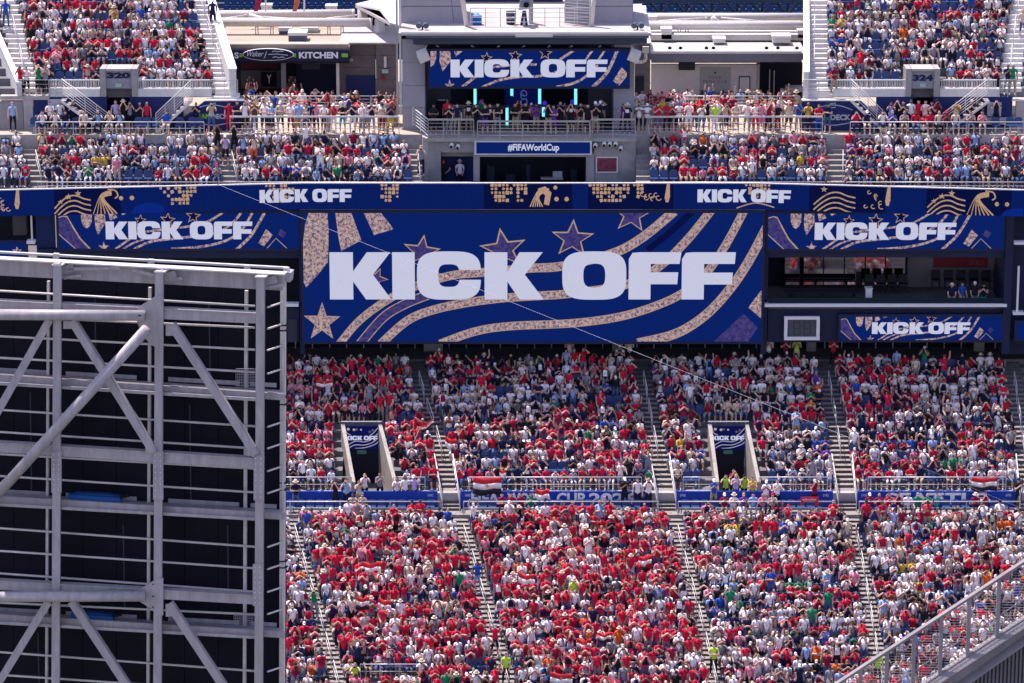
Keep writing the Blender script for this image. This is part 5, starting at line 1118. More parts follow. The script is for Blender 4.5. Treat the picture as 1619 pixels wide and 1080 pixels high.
for a,c in zip(posts,posts[1:]):
    mb=MB(); y=ln(TR0,TR1,c)+3
    yend=ln(B0,B1,a)
    while y<yend:
        # horizontal wire clipped between rails
        def xat(P0,P1,yy): return P0[0]+(P1[0]-P0[0])*(yy-P0[1])/(P1[1]-P0[1])
        l=max(a,xat(TR0,TR1,y)); r=min(c,xat(B0,B1,y))
        if r-l>1: mb.tube(Q(l,y),Q(r,y),.0045,4)
        y+=4.2
    xx=a+5
    while xx<c-2:
        mb.tube(Q(xx,ln(TR0,TR1,xx)+1),Q(xx,ln(B0,B1,xx)-1),.0022,4); xx+=7
    obj('wire_mesh', mb, rsteel, rl, kind='stuff', fixn=False)
# ================================================================== people
REG = {'skin':0,'shirt':1,'bottom':2,'shin':3,'shoe':4,'hair':5,'print':6,'dark':7,'sleeve':8}
ARMS = {
 'down':  [((.25,.0,1.13),(.25,-.07,.88))]*2, 'clapping': [((.25,-.14,1.15),(.05,-.27,1.37))]*2, 'filming': [((.25,-.2,1.24),(.08,-.28,1.55))]*2,
 'cheering': [((.3,-.04,1.6),(.24,-.08,1.88))]*2, 'crossed': [((.27,-.08,1.14),(-.07,-.2,1.2))]*2, 'akimbo': [((.40,.04,1.17),(.19,-.08,1.02))]*2,
 'shading': [((.34,-.12,1.42),(.1,-.19,1.64)),((.25,.0,1.13),(.25,-.07,.88))], 'pointing': [((.3,-.08,1.6),(.3,-.12,1.9)),((.26,-.1,1.12),(.06,-.25,1.2))],
 'resting': [((.24,-.05,1.14),(.17,-.27,.97))]*2, 'drinking': [((.3,-.16,1.25),(.08,-.22,1.5)),((.25,-.06,1.14),(.13,-.3,.98))]}
def build_body(arm, sit, sub, hero, rnd):
    dz = -.43 if sit else 0; lean = rnd.uniform(-.02,.05)
    V, E, RR, T = [], [], [], []
    def v(x,y,z,r): V.append((x,y,z)); RR.append(r if isinstance(r,tuple) else (r,r)); return len(V)-1
    def e(a,b,t): E.append((a,b)); T.append(t)
    pel = v(0,.0,.95+dz,(.155,.115)); wst = v(0,-.01+lean*.3,1.1+dz,(.135,.1)); cst = v(0,-.01+lean*.6,1.28+dz,(.165,.115)); shl = v(0,lean*.7,1.40+dz,(.13,.085)); nk = v(0,lean*.6-.01,1.49+dz,.052)
    hd = v(0,lean*.4-.03,1.56+dz,.06)
    e(pel,wst,'shirt'); e(wst,cst,'shirt'); e(cst,shl,'shirt'); e(shl,nk,'skin'); e(nk,hd,'skin')
    hands = []
    for s, (el, wr) in zip((1,-1), ARMS[arm]):
        j = lambda q: q+rnd.uniform(-.02,.02)
        sh = v(s*.185,lean*.6,1.40+dz,.062); a = v(s*j(el[0]),j(el[1]),el[2]+dz,.044); m_ = v(s*(.185+el[0])/2, (lean*.6+el[1])/2, (1.40+el[2])/2+dz, .052)
        wx = s*wr[0]; b = v(wx,j(wr[1]),wr[2]+dz,.036); d = Vector((wx,wr[1],wr[2]))-Vector((s*el[0],el[1],el[2])); d.normalize()
        h = v(wx+d.x*.08,V[b][1]+d.y*.08,V[b][2]+d.z*.08,(.034,.024)); hands.append((Vector(V[h]), d, s))
        e(shl,sh,'shirt'); e(sh,m_,'sleeve'); e(m_,a,'skin'); e(a,b,'skin'); e(b,h,'skin')
    for s in (1,-1):
        st_ = rnd.uniform(0,.05)
        if sit:
            hp = v(s*.1,-.03,.50,.09); kn = v(s*(.13+st_),-.46,.50,.062); md = v(s*.115,-.25,.51,.078); an = v(s*(.12+st_),-.44,.09,.042); ft = v(s*(.13+st_),-.58,.05,(.045,.03))
        else:
            hp = v(s*.1,.0,.86,.095); md = v(s*.11,-.01,.68,.082); kn = v(s*(.11+st_),-.02,.48,.06); an = v(s*(.12+st_),.02,.09,.042); ft = v(s*(.13+st_),-.13,.045,(.045,.03))
        cf = v((V[kn][0]+V[an][0])/2, (V[kn][1]+V[an][1])/2+.015, (V[kn][2]+V[an][2])/2+.03, .056)
        e(pel,hp,'bottom'); e(hp,md,'bottom'); e(md,kn,'bottom'); e(kn,cf,'shin'); e(cf,an,'shin'); e(an,ft,'shoe')
    me = bpy.data.meshes.new('b'); me.from_pydata(V, E, []); o = bpy.data.objects.new('b', me); C.objects.link(o)
    o.modifiers.new('s','SKIN')
    for i, sv in enumerate(me.skin_vertices[0].data): sv.radius = RR[i]; sv.use_root = (i == pel)
    if sub: m_ = o.modifiers.new('u','SUBSURF'); m_.levels = sub; m_.render_levels = sub
    dg = bpy.context.evaluated_depsgraph_get(); ev = bpy.data.meshes.new_from_object(o.evaluated_get(dg))
    vs = [tuple(x.co) for x in ev.vertices]; fs = [tuple(p_.vertices) for p_ in ev.polygons]
    bpy.data.objects.remove(o); bpy.data.meshes.remove(me)
    va = np.array(vs); reg = []
    A_ = np.array([V[a] for a,b in E]); B_ = np.array([V[b] for a,b in E]); AB = B_-A_; L2 = (AB**2).sum(1); rad = np.array([(RR[a][0]+RR[b][0])/2 for a,b in E])
    for f in fs:
        c = va[list(f)].mean(0); t_ = np.clip(((c-A_)*AB).sum(1)/L2, 0, 1); d_ = np.linalg.norm(A_+AB*t_[:,None]-c, axis=1)-rad
        r = T[int(np.argmin(d_))]
        if r == 'shirt' and c[1] < -.07 and abs(c[0]) < .1 and 1.18+dz < c[2] < 1.4+dz: r = 'print'
        reg.append(REG[r])
    # head
    hc = Vector((0, lean*.4-.035, 1.60+dz)); nu, nv = (12,9) if hero else (7,5)
    k = len(vs)
    for i in range(nv+1):
        ph = math.pi*i/nv
        for j in range(nu):
            th = 2*math.pi*j/nu; x, y, z = math.sin(ph)*math.sin(th), -math.sin(ph)*math.cos(th), math.cos(ph)
            vs.append((hc.x+.072*x, hc.y+.09*y, hc.z+.116*z))
    for i in range(nv):
        for j in range(nu):
            q = (k+i*nu+j, k+i*nu+(j+1)%nu, k+(i+1)*nu+(j+1)%nu, k+(i+1)*nu+j); fs.append(q[::-1])
            c = sum((Vector(vs[n]) for n in q), Vector())/4-hc; reg.append(REG['hair'] if (c.z > .062 or (c.y > .03 and c.z > -.06) or (abs(c.x) > .06 and c.z > .03 and c.y > -.02)) else REG['skin'])
    def bx(x0,x1,y0,y1,z0,z1,r):
        n = len(vs); vs.extend([(x0,y0,z0),(x1,y0,z0),(x1,y0,z1),(x0,y0,z1),(x0,y1,z0),(x1,y1,z0),(x1,y1,z1),(x0,y1,z1)])
        for f in ((0,1,2,3),(7,6,5,4),(4,5,1,0),(5,6,2,1),(6,7,3,2),(7,4,0,3)): fs.append(tuple(n+i for i in f)); reg.append(REG[r])
    if not hero and rnd.random() < .6: bx(-.058,.058,hc.y-.097,hc.y-.07,hc.z+.002,hc.z+.028,'dark')
    if hero:
        hx, hy, hz = hc
        bx(-.012,.012,hy-.118,hy-.085,hz-.03,hz+.012,'skin')
        for s in (-1,1): bx(s*.032-.013,s*.032+.013,hy-.094,hy-.08,hz+.006,hz+.022,'dark'); bx(s*.076-.008,s*.076+.01,hy-.01,hy+.02,hz-.025,hz+.025,'skin')
        bx(-.024,.024,hy-.09,hy-.075,hz-.06,hz-.05,'dark')
        for h, d, s in hands:      # four fingers and a thumb on each hand
            side = d.cross(Vector((0,0,1))); side = side.normalized() if side.length > .1 else Vector((1,0,0))
            for i, (off, L_) in enumerate(((-.027,.06),(-.009,.072),(.009,.068),(.027,.052),(.036*s,.05))):
                a = h+side*off+d*(.01 if i < 4 else -.03); b = a+(d if i < 4 else (d+side*s*.9).normalized())*L_; n = len(vs); u = side*.0075; w_ = d.cross(side)*.0075
                for P_, sc in ((a,1),(b,.7)): vs.extend([tuple(P_+u*sc), tuple(P_+w_*sc), tuple(P_-u*sc), tuple(P_-w_*sc)])
                for q in range(4): fs.append((n+q, n+(q+1)%4, n+4+(q+1)%4, n+4+q)); reg.append(0)
                fs.append((n+4,n+5,n+6,n+7)); reg.append(0)
    if arm in ('filming',) : bx(-.06,.06,-.37,-.36,1.55+dz,1.62+dz,'dark')
    return np.array(vs), fs, np.array(reg), hc
def cap_part(kind, hc):
    mb = MB(); x, y, z = hc
    if kind == 'cap':
        n = 10; k = 0
        for ring, (rr_, zz) in enumerate(((1.0,.02),(.96,.08),(.6,.135))):
            for i in range(n): a = 2*math.pi*i/n; mb.v.append((x+.087*rr_*math.sin(a), y-.107*rr_*math.cos(a), z+zz))
        for r in range(2):
            for i in range(n): j=(i+1)%n; mb.f.append((r*n+i, r*n+j, (r+1)*n+j, (r+1)*n+i))
        mb.f.append(tuple(2*n+i for i in range(n))); mb.add([(x-.06,y-.09,z+.035),(x+.06,y-.09,z+.035),(x+.05,y-.19,z+.02),(x-.05,y-.19,z+.02),(x-.06,y-.09,z+.045),(x+.06,y-.09,z+.045),(x+.05,y-.19,z+.03),(x-.05,y-.19,z+.03)],[(0,1,2,3),(7,6,5,4),(0,4,5,1),(1,5,6,2),(2,6,7,3),(3,7,4,0)])
    elif kind == 'hat':
        mb.tube((x,y,z+.03),(x,y,z+.045),.17,12,.165); mb.tube((x,y,z+.04),(x,y,z+.15),.095,12,.08)
    elif kind == 'long_hair':
        mb.v = []; mb.tube((x,y+.035,z+.1),(x,y+.05,z-.05),.075,8,.1); mb.tube((x,y+.05,z-.05),(x,y+.06,z-.26),.1,8,.07)
    return mb
prnd = random.Random(11)
LOW = {}; HI = {}
for sit in (0,1):
    for a in ARMS:
        if sit and a in ('akimbo','down'): continue
        
        for vr in (0,1): LOW[(a,sit,vr)] = build_body(a, sit, 0, False, prnd)
        HI[(a,sit)] = build_body(a, sit, 1, True, prnd)
SKIN = {'light':(.66,.41,.33),'tan':(.5,.29,.22),'brown':(.22,.12,.08)}
COL = {'white':(.82,.78,.80),'red':(.60,.012,.05),'dark-red':(.26,.01,.045),'navy':(.012,.018,.06),'black':(.014,.014,.02),'grey':(.25,.25,.28),'light-blue':(.28,.42,.68),'blue':(.02,.08,.42),
 'green':(.01,.22,.10),'teal':(.03,.33,.33),'yellow':(.6,.4,.05),'lime':(.45,.75,.06),'orange':(.75,.12,.02),'pink':(.7,.22,.32),'cream':(.66,.55,.42),'purple':(.14,.04,.32),'lavender':(.45,.38,.62),'khaki':(.36,.27,.17),'brown':(.12,.06,.03),'denim':(.07,.12,.24),'beige':(.5,.42,.32)}
HAIR = {'dark':(.015,.011,.01),'brown':(.07,.035,.018),'blond':(.35,.22,.09),'grey':(.35,.34,.33)}
PALS = {
 'coolred': dict(red=29, white=27, black=12, navy=13, grey=5, cream=3, pink=3, green=2, blue=3, orange=1, **{'dark-red':9,'light-blue':4}),
 'red': dict(red=55, white=25, black=7, navy=5, grey=3, cream=2, pink=5, green=1, orange=1, blue=1, **{'dark-red':7,'light-blue':1}),
 'redder': dict(red=62, white=22, black=6, navy=4, grey=2, cream=1, pink=1, green=1, orange=2, blue=1, lime=.4, **{'dark-red':7,'light-blue':2}),
 'mixred': dict(red=29, white=37, black=8, navy=8, grey=5, cream=4, pink=5, green=1.5, orange=1.2, blue=2, yellow=.4, **{'dark-red':6,'light-blue':4}),
 'mix': dict(red=19, white=38, black=9, navy=9, grey=6, cream=4, pink=2, green=2, orange=1.5, blue=3, yellow=1.2, lime=.4, **{'dark-red':6,'light-blue':6}),
 'cool': dict(red=20, white=30, black=13, navy=12, grey=5, cream=4, pink=2, green=2, orange=1.3, blue=3, yellow=1, purple=1.5, **{'dark-red':5,'light-blue':6})}
CAPC = ['white','white','white','navy','red','black','black','grey','khaki','navy','cream']
crowd = []       # (template key, world matrix params, colours)
cands = []
def person(x, y, z, arm, sit, shirt, bottom, prn=None, rnd=prnd, yaw=0, s=1.0, hat=None, where='', hero=False, meta=None, shorts=None):
    sk = rnd.choices(list(SKIN), (5,4,2))[0]; hr = rnd.choices(list(HAIR), (6,4,2,1))[0]
    if hat is None: hat = rnd.choices(['','cap','hat','long_hair'], (50,25,5,20))[0]
    if shorts is None: shorts = rnd.random() < .6
    tank = rnd.random() < .22
    cands.append(dict(x=x,y=y,z=z,arm=arm,sit=sit,shirt=shirt,bottom=bottom,prn=prn,yaw=yaw,s=s,hat=hat,hatc=rnd.choice(CAPC),sk=sk,hr=hr,where=where,hero=hero,meta=meta,shorts=shorts,tank=tank))
last = ['white']
def pick(pal, rnd=prnd, x=0, y=0):
    if rnd.random() < .22: return last[0]
    f = math.sin(x*.9+y*.7)+math.sin(x*.37-y*1.3+2)+math.sin(x*1.7+y*.4+1)
    w_ = dict(PALS[pal]); w_['red'] *= math.exp(.35*f); w_['dark-red'] = w_.get('dark-red',5)*math.exp(.3*f); w_['white'] *= math.exp(.25*math.sin(x*.6-y*.9)); 
    last[0] = rnd.choices(list(w_), list(w_.values()))[0]; return last[0]
BOT = ['black','navy','denim','denim','grey','black','khaki','grey','denim','white','beige']
def randp(x, y, z, sit, pal, where, meta, rnd=prnd):
    arm = rnd.choices(['clapping','filming','resting','crossed','cheering','shading','pointing','drinking','down'], (27,16,36,3,3,7,3,14,5) if sit else (28,17,14,5,9,8,5,10,18))[0]
    if sit and arm == 'down': arm = 'resting'
    sh = pick(pal, rnd, x, y); pr = rnd.choice(['white','white','black','dark-red','grey','navy','beige']) if rnd.random() < .22 else None
    person(x, y, z, arm, sit, sh, rnd.choice(BOT), pr, rnd, rnd.uniform(-.35,.35), rnd.choice((rnd.uniform(.9,1.04),rnd.uniform(.92,1.04),rnd.uniform(.76,.9))), where=where, meta=meta)
# ---- seats and their people
seat_slots = []; empties = []
def fill(tier, rows, aL, aR, pal, p_stand, p_empty, where, rl='up', k0=0, k1=None, pitch=.52, skip=None, xlim=None, zoff=0, standz=0):
    k1 = k1 or len(rows)
    for k in range(k0, k1):
        y, z, d, r = rows[k]; py = proj(0, y, z)[1]
        l = edge(aL, py, 2)-2 if isinstance(aL, str) else aL; rr_ = edge(aR, py, 1)+2 if isinstance(aR, str) else aR
        X0, X1 = XPX(l, y, z), XPX(rr_, y, z); n = int((X1-X0)/pitch); pt_ = (X1-X0)/max(1,n)
        run = 0; ordc = 0
        for i in range(n):
            x = X0+pt_*(i+.5); ys = y+d*.62
            ppx, ppy = proj(x, ys, z+.8)
            if ppx < -14 or ppx > 1633 or ppy > 1125 or ppy < -22: continue
            if ppx < 438 and ppy > 425: continue
            if skip and skip(ppx, ppy, k): continue
            ordc += 1
            if run > 0: run -= 1; emp = True
            else:
                emp = prnd.random() < p_empty
                if emp: run = prnd.choice((0,0,1,2))
            seat_slots.append((x, ys, z))
            if emp: empties.append((x, ys, z, where, k, ordc, rl)); seat_slots.pop(); continue
            st_ = prnd.random() < p_stand(py if callable(p_stand) else 0) if callable(p_stand) else prnd.random() < p_stand
            yy = y+d*(.38 if st_ else .55)
            randp(x+prnd.uniform(-.05,.05), yy, z, 0 if st_ else 1, pal, where, (k, ordc, rl))
def inport(ppx, ppy, k):
    for (a,b,l0,l1) in PORT:
        if a-16 < ppx < b+ (40 if ppy > 710 else 16) and ppy > 655: return True
    return False
fill('L', LR, 300, 'LA', 'mixred', .5, .01, 'beside the steel frame', 'down', k0=1, pitch=.47)
fill('L', LR, 'LA', 'LB', 'red', .5, .01, 'lower left block', 'down', k0=1, pitch=.47, skip=lambda a,b,k: (570 < a < 662 and k in (18,19)))
fill('L', LR, 'LB', 'LC', 'redder', .55, .01, 'lower middle block', 'down', k0=1, pitch=.47)
fill('L', LR, 'LC', 'LD', 'mixred', .42, .01, 'block left of mesh railing', 'down', k0=1, pitch=.47)
fill('L', LR, 'LD', 'LE', 'mix', .42, .01, 'block behind mesh railing', 'down', k0=1, pitch=.47)
fill('U', UR, 380, 'UB', 'red', .18, .015, 'block around left portal', skip=inport, k1=13, pitch=.49)
fill('U', UR, 'UB', 'UC', 'coolred', .15, .02, 'block above FIFA board', k1=13, pitch=.49)
fill('U', UR, 'UC', 'UD', 'cool', .1, .03, 'block around right portal', skip=inport, k1=13, pitch=.49)
fill('U', UR, 'UD', 'UE', 'coolred', .13, .02, 'block above SEATTLE board', k1=13)
fill('D', DR, -20, 'DA', 'mix', .03, .03, 'deck block at left edge', k1=4)
fill('D', DR, 'DA', 'DB', 'mix', .04, .03, 'deck block below 320', pitch=.53)
fill('D', DR, 'DB', 'DC', 'mix', .05, .03, 'deck block below KITCHEN', pitch=.53)
fill('D', DR, 'DD', 'DE', 'mixred', .05, .02, 'deck block below FOOD', pitch=.53)
fill('D', DR, 'DE', 1660, 'cool', .05, .04, 'deck block below 324', pitch=.53)
sk320 = lambda a,b,k: 154 < a < 221 and k < 2
sk324 = lambda a,b,k: 1428 < a < 1490 and k < 2
fill('T', TR, 'TA', 'TB', 'mixred', .05, .07, 'left upper block 320', pitch=.5, skip=sk320, k1=12)
fill('T', TR, 'TC', 'TD', 'mix', .05, .07, 'right upper block 324', pitch=.5, skip=sk324, k1=13)
# ---- board-row seats (front of the blue boards) and hand-placed people
def seatrow(a, c, people, Y, Z, where, step=15.2):
    px = a
    while px < c:
        occ = [q for q in people if abs(q[0]-px) < step*.55]
        x = XPX(px, Y+.15, Z)
        if occ:
            q = occ[0]; person(x, Y+.1, Z-.18, q[2] if len(q) > 2 else prnd.choice(['clapping','resting','filming']), 1, q[1], prnd.choice(BOT), where=where, hero=True, meta=('row', px))
        else: empties.append((x, Y+.18, Z, where, 0, 0, px))
        px += step
seatrow(460, 540, [], 173.05, WALK_Z, 'board left of the stairs')
seatrow(558, 610, [(566,'cream'),(580,'light-blue')], 173.05, WALK_Z, 'front of left portal')
seatrow(620, 690, [], 173.05, WALK_Z, 'board left of the stairs')
seatrow(748, 1020, [(794,'dark-red','crossed'),(809,'dark-red','crossed'),(824,'dark-red'),(840,'green')], 173.05, WALK_Z, 'FIFA WORLD CUP board')
seatrow(1084, 1305, [(1145,'dark-red'),(1160,'white'),(1175,'purple'),(1190,'light-blue'),(1205,'pink'),(1221,'cream')], 173.05, WALK_Z, 'board under right portal')
seatrow(1374, 1600, [(1374,'dark-red'),(1389,'dark-red'),(1405,'red'),(1420,'dark-red','filming'),(1436,'white'),(1451,'green'),(1467,'green'),(1482,'teal','shading'),(1543,'dark-red','crossed'),(1560,'dark-red')], 173.05, WALK_Z, 'SEATTLE board')
def stand_at(px, py, shirt, bottom, where, arm=None, Y=None, Z=None, shorts=None, hat=None, yaw=None, s=None, prn=None):
    """feet at pixel row py on a floor of height Z (or at the depth Y)"""
    if Y is None:
        t_ = (Z-CAMZ)/ray(px, py).z; Y = ray(px, py).y*t_
    P_ = W(px, py, Y); zz = Z if Z is not None else P_.z; x = XPX(px, Y, zz)
    person(x, Y, zz, arm or prnd.choice(['clapping','filming','down','crossed','clapping']), 0, shirt, bottom, prn, prnd, prnd.uniform(-.3,.3) if yaw is None else yaw, s or prnd.uniform(.96,1.06), hat=hat, where=where, hero=True, meta=('px', px), shorts=shorts)
wk = 'rail below KITCHEN sign'
for px,sh,bo in ((376,'navy','black'),(388,'white','black'),(403,'brown','denim'),(419,'white','navy'),(430,'light-blue','navy'),(444,'beige','black'),(460,'white','dark-red'),(473,'light-blue','khaki'),(484,'cream','denim'),(494,'navy','black'),(500,'pink','black'),(513,'white','navy'),(528,'red','white'),(542,'black','teal'),(558,'navy','white'),(573,'white','grey'),(579,'white','khaki'),(588,'navy','grey'),(605,'cream','dark-red'),(618,'navy','yellow')):
    stand_at(px, 0, sh, bo, wk, Y=187.75+prnd.uniform(0,.25), Z=DK_Z, shorts=prnd.random()<.75)
wf = 'rail below FOOD wall'
for px,sh,bo in ((1010,'white','black'),(1023,'white','black'),(1040,'red','denim'),(1054,'red','black'),(1063,'dark-red','black'),(1073,'white','navy'),(1089,'white','white'),(1109,'white','denim'),(1117,'black','khaki'),(1130,'lime','white'),(1147,'beige','black'),(1163,'beige','khaki'),(1181,'white','khaki'),(1194,'white','red'),(1204,'pink','pink'),(1215,'dark-red','black'),(1229,'black','dark-red'),(1246,'cream','brown'),(1262,'blue','khaki'),(1277,'yellow','black'),(1294,'red','blue'),(1308,'navy','denim')):
    stand_at(px, 0, sh, bo, wf, Y=187.75+prnd.uniform(0,.25), Z=DK_Z, shorts=prnd.random()<.75)
wb_ = 'ledge in front of kitchen'
for px,sh,bo in ((394,'white','black'),(420,'white','navy'),(437,'white','red'),(463,'beige','black'),(497,'navy','black'),(510,'navy','black'),(526,'beige','khaki'),(538,'navy','grey'),(545,'white','black'),(563,'orange','black'),(619,'grey','black'),(478,'white','black'),(413,'black','black'),(600,'dark-red','black')):
    stand_at(px, 0, sh, bo, wb_, Y=194.6+prnd.uniform(0,.8), Z=DK_Z-.75)
wc_ = 'ledge in front of food stand'
for px,sh,bo in ((1005,'white','black'),(1015,'white','navy'),(1027,'dark-red','black'),(1046,'red','black'),(1063,'black','black'),(1077,'white','khaki'),(1094,'beige','black'),(1131,'yellow','khaki'),(1152,'white','khaki'),(1158,'navy','black'),(1182,'black','black'),(1192,'black','khaki'),(1204,'black','black'),(1217,'teal','white'),(1232,'navy','black'),(1241,'blue','black'),(1250,'dark-red','black'),(1258,'cream','denim'),(1240,'red','red'),(1128,'red','black')):
    stand_at(px, 0, sh, bo, wc_, Y=194.6+prnd.uniform(0,.8), Z=DK_Z-.75)
wst = 'stage balcony'
for px,sh,bo in ((686,'black','black'),(711,'black','grey'),(723,'navy','khaki'),(741,'black','khaki'),(753,'black','black'),(767,'black','purple'),(775,'black','black'),(787,'black','grey'),(815,'black','khaki'),(831,'black','black'),(848,'purple','khaki'),(867,'black','khaki'),(875,'purple','purple'),(886,'black','black'),(903,'black','black'),(918,'black','khaki'),(929,'black','black'),(941,'black','khaki'),(949,'black','black'),(985,'purple','black'),(992,'black','black')):
    stand_at(px, 0, sh, bo, wst, Y=187.3+prnd.uniform(0,.8), Z=DK_Z+.02, prn='white' if sh=='black' and prnd.random()<.7 else None)
w3 = 'left deck under portal 320'
for px,sh in ((68,'white'),(88,'white'),(104,'navy'),(133,'cream'),(156,'light-blue'),(174,'cream'),(190,'light-blue'),(264,'blue')):
    person(XPX(px,187.85,DK_Z), 187.85, DK_Z, prnd.choice(['resting','clapping','filming']), 1, sh, prnd.choice(BOT), where='left seated row under 320', hero=True, meta=('px',px)); seat_slots.append((XPX(px,187.95,DK_Z),187.95,DK_Z))
for px in (219,232,247,284,304,316,54,120): empties.append((XPX(px,187.95,DK_Z),187.95,DK_Z,'left seated row under 320',0,0,px))
for px,sh,bo,Y in ((80,'white','navy',188.4),(96,'white','navy',188.45),(117,'navy','black',188.4),(184,'lavender','black',188.5),(196,'black','black',188.5),(206,'grey','black',188.6),(222,'black','black',188.5),(233,'red','black',188.4),(311,'navy','black',188.3),(335,'beige','denim',187.7),(363,'red','red',188.2)):
    stand_at(px, 0, sh, bo, w3, Y=Y, Z=DK_Z)
w4 = 'right deck under portal 324'
for px,sh in ((1353,'red'),(1370,'navy'),(1395,'white'),(1410,'blue'),(1429,'grey'),(1447,'red'),(1470,'red'),(1484,'cream'),(1495,'dark-red'),(1510,'cream'),(1534,'grey'),(1552,'pink')):
    person(XPX(px,187.85,DK_Z), 187.85, DK_Z, prnd.choice(['resting','clapping','filming']), 1, sh, prnd.choice(BOT), where='right seated row under 324', hero=True, meta=('px',px)); seat_slots.append((XPX(px,187.95,DK_Z),187.95,DK_Z))
for px in (1574,1597,1610,1382,1522): empties.append((XPX(px,187.95,DK_Z),187.95,DK_Z,'right seated row under 324',0,0,px))
for px,sh,bo in ((1408,'lavender','black'),(1418,'black','black'),(1427,'navy','black'),(1439,'white','black'),(1451,'red','black'),(1462,'white','khaki'),(1472,'navy','black'),(1479,'dark-red','black'),(1511,'yellow','khaki'),(1535,'black','black'),(1547,'black','black'),(1574,'navy','black')):
    stand_at(px, 0, sh, bo, w4, Y=188.35+prnd.uniform(0,.15), Z=DK_Z)
# landings and stairs of the upper deck
zl = ZAT(152.5,188.9)
for px,sh,bo,lab in ((33,'red','black','landing left of block 320'),(43,'white','black','landing left of block 320'),(62,'green','black','landing left of block 320'),(73,'grey','black','landing left of block 320'),(1318,'dark-red','khaki','landing left of block 324'),(1592,'navy','grey','landing right of block 324'),(1600,'green','khaki','landing right of block 324')):
    stand_at(px, 0, sh, bo, lab, Y=189.1, Z=zl+.02)
person(XPX(337,194.5,TR[6][1]), TR[6][0]+.3, TR[6][1], 'down', 0, 'navy', 'navy', hat='cap', where='stairs right of block 320', hero=True, meta=('px',337), shorts=True)
person(XPX(10,194.5,TR[6][1]), TR[6][0]+.3, TR[6][1], 'down', 0, 'blue', 'denim', where='stairs left of block 320', hero=True, meta=('px',10), shorts=False)
person(XPX(1613,194.5,TR[5][1]), TR[5][0]+.3, TR[5][1], 'down', 0, 'cream', 'denim', where='stairs right of block 324', hero=True, meta=('px',1613), shorts=True)
stand_at(21, 0, 'light-blue', 'black', 'grey wall at the left edge', 'down', Y=188.2, Z=DK_Z, shorts=False, hat='cap')
# people in the stairs and cross aisles
def on_row(px, rows, k, sh, bo, where, arm=None, shorts=None, hat=None, dy=.3):
    y, z, d, r = rows[k]; person(XPX(px,y+dy,z), y+dy, z, arm or 'filming', 0, sh, bo, None, prnd, 0, 1, hat=hat, where=where, hero=True, meta=('px',px), shorts=shorts)
on_row(345, DR, 3, 'black', 'black', 'short stairs left of kitchen rail'); on_row(357, DR, 2, 'lavender', 'black', 'short stairs left of kitchen rail', hat='cap'); on_row(371, DR, 3, 'black', 'black', 'top of the kitchen deck block'); on_row(385, DR, 2, 'light-blue', 'navy', 'top of the kitchen deck block'); on_row(402, DR, 2, 'cream', 'orange', 'top of the kitchen deck block', shorts=True); on_row(484, DR, 3, 'white', 'denim', 'top of the kitchen deck block', arm='cheering', shorts=False)
on_row(666, DR, 1, 'grey', 'black', 'stairs beside the stage block')
# staff in the recess
for px, sh, hat, Y in ((701,'black','cap',187.4),(727,'white','hat',187.6)):
    z_ = ZAT(300,Y); person(XPX(px,Y,z_), Y, z_, 'akimbo' if px==701 else 'resting', 0, sh, 'black', where='recess left of the studio window', hero=True, meta=('px',px), hat=hat)
wkf = WALK_Z
for px,sh,bo,wh,arm,Y in ((468,'black','denim','landing beside the steel frame','crossed',173.4),(577,'white','black','mouth of the left portal','filming',174.6),(601,'grey','black','mouth of the left portal','clapping',174.9),(531,'black','black','walkway by the left portal','filming',173.5),(548,'light-blue','black','walkway by the left portal','filming',173.5),(568,'beige','khaki','walkway by the left portal','filming',173.5),(628,'white','black','steps right of the left portal','clapping',174.1),(641,'white','black','steps right of the left portal','down',174.1),(655,'lavender','black','steps right of the left portal','down',174.1),
    (987,'black','black','right end of the FIFA board','clapping',173.6),(1008,'white','black','right end of the FIFA board','down',173.6),(1025,'white','black','right end of the FIFA board','filming',173.6),(1128,'blue','khaki','left side of the right portal','clapping',173.6),(1147,'lime','black','mouth of the right portal','filming',174.6),(1159,'dark-red','black','mouth of the right portal','filming',175.4),(1163,'lavender','black','mouth of the right portal','clapping',174.3),(1176,'lime','black','mouth of the right portal','filming',174.6),(1189,'yellow','black','mouth of the right portal','clapping',174.2),
    (1211,'white','khaki','walkway right of the right portal','clapping',173.5),(1228,'white','black','walkway right of the right portal','clapping',173.5),(1287,'dark-red','black','board above the red scarf','filming',173.6),(1609,'black','black','stairs at right end of SEATTLE','clapping',173.7)):
    stand_at(px, 0, sh, bo, wh, arm, Y=Y, Z=wkf, shorts=False)
on_row(1361, LR, 3, 'navy', 'denim', 'lower stairs below the SEATTLE board', 'down', False, dy=.2)
on_row(1128, LR, 17, 'lime', 'black', 'lower stairs below the right portal', 'crossed', False)
on_row(783, LR, 15, 'red', 'black', 'lower stairs left of the middle block', 'cheering', True); on_row(755, LR, 8, 'blue', 'light-blue', 'lower stairs left of the middle block', 'down', False)
on_row(497, LR, 11, 'green', 'grey', 'lower stairs beside the steel frame', 'filming', False); on_row(562, LR, 19, 'lime', 'black', 'bottom rail of the lower left block', 'filming', False); on_row(800, LR, 18, 'lime', 'black', 'lower stairs left of the middle block', 'resting', False); on_row(1387, LR, 18, 'lime', 'black', 'stairs behind the mesh railing', 'down', False)
for k_,(px,sh) in enumerate(((1504,'navy'),(1520,'blue'),(1540,'black'),(1554,'black'))):
    stand_at(px, 0, sh, 'beige' if k_ < 2 else 'teal', 'suite above the small LED screen', 'clapping' if k_==3 else 'resting', Y=184.3, Z=ZAT(486.5,183.6)-.45, shorts=True)
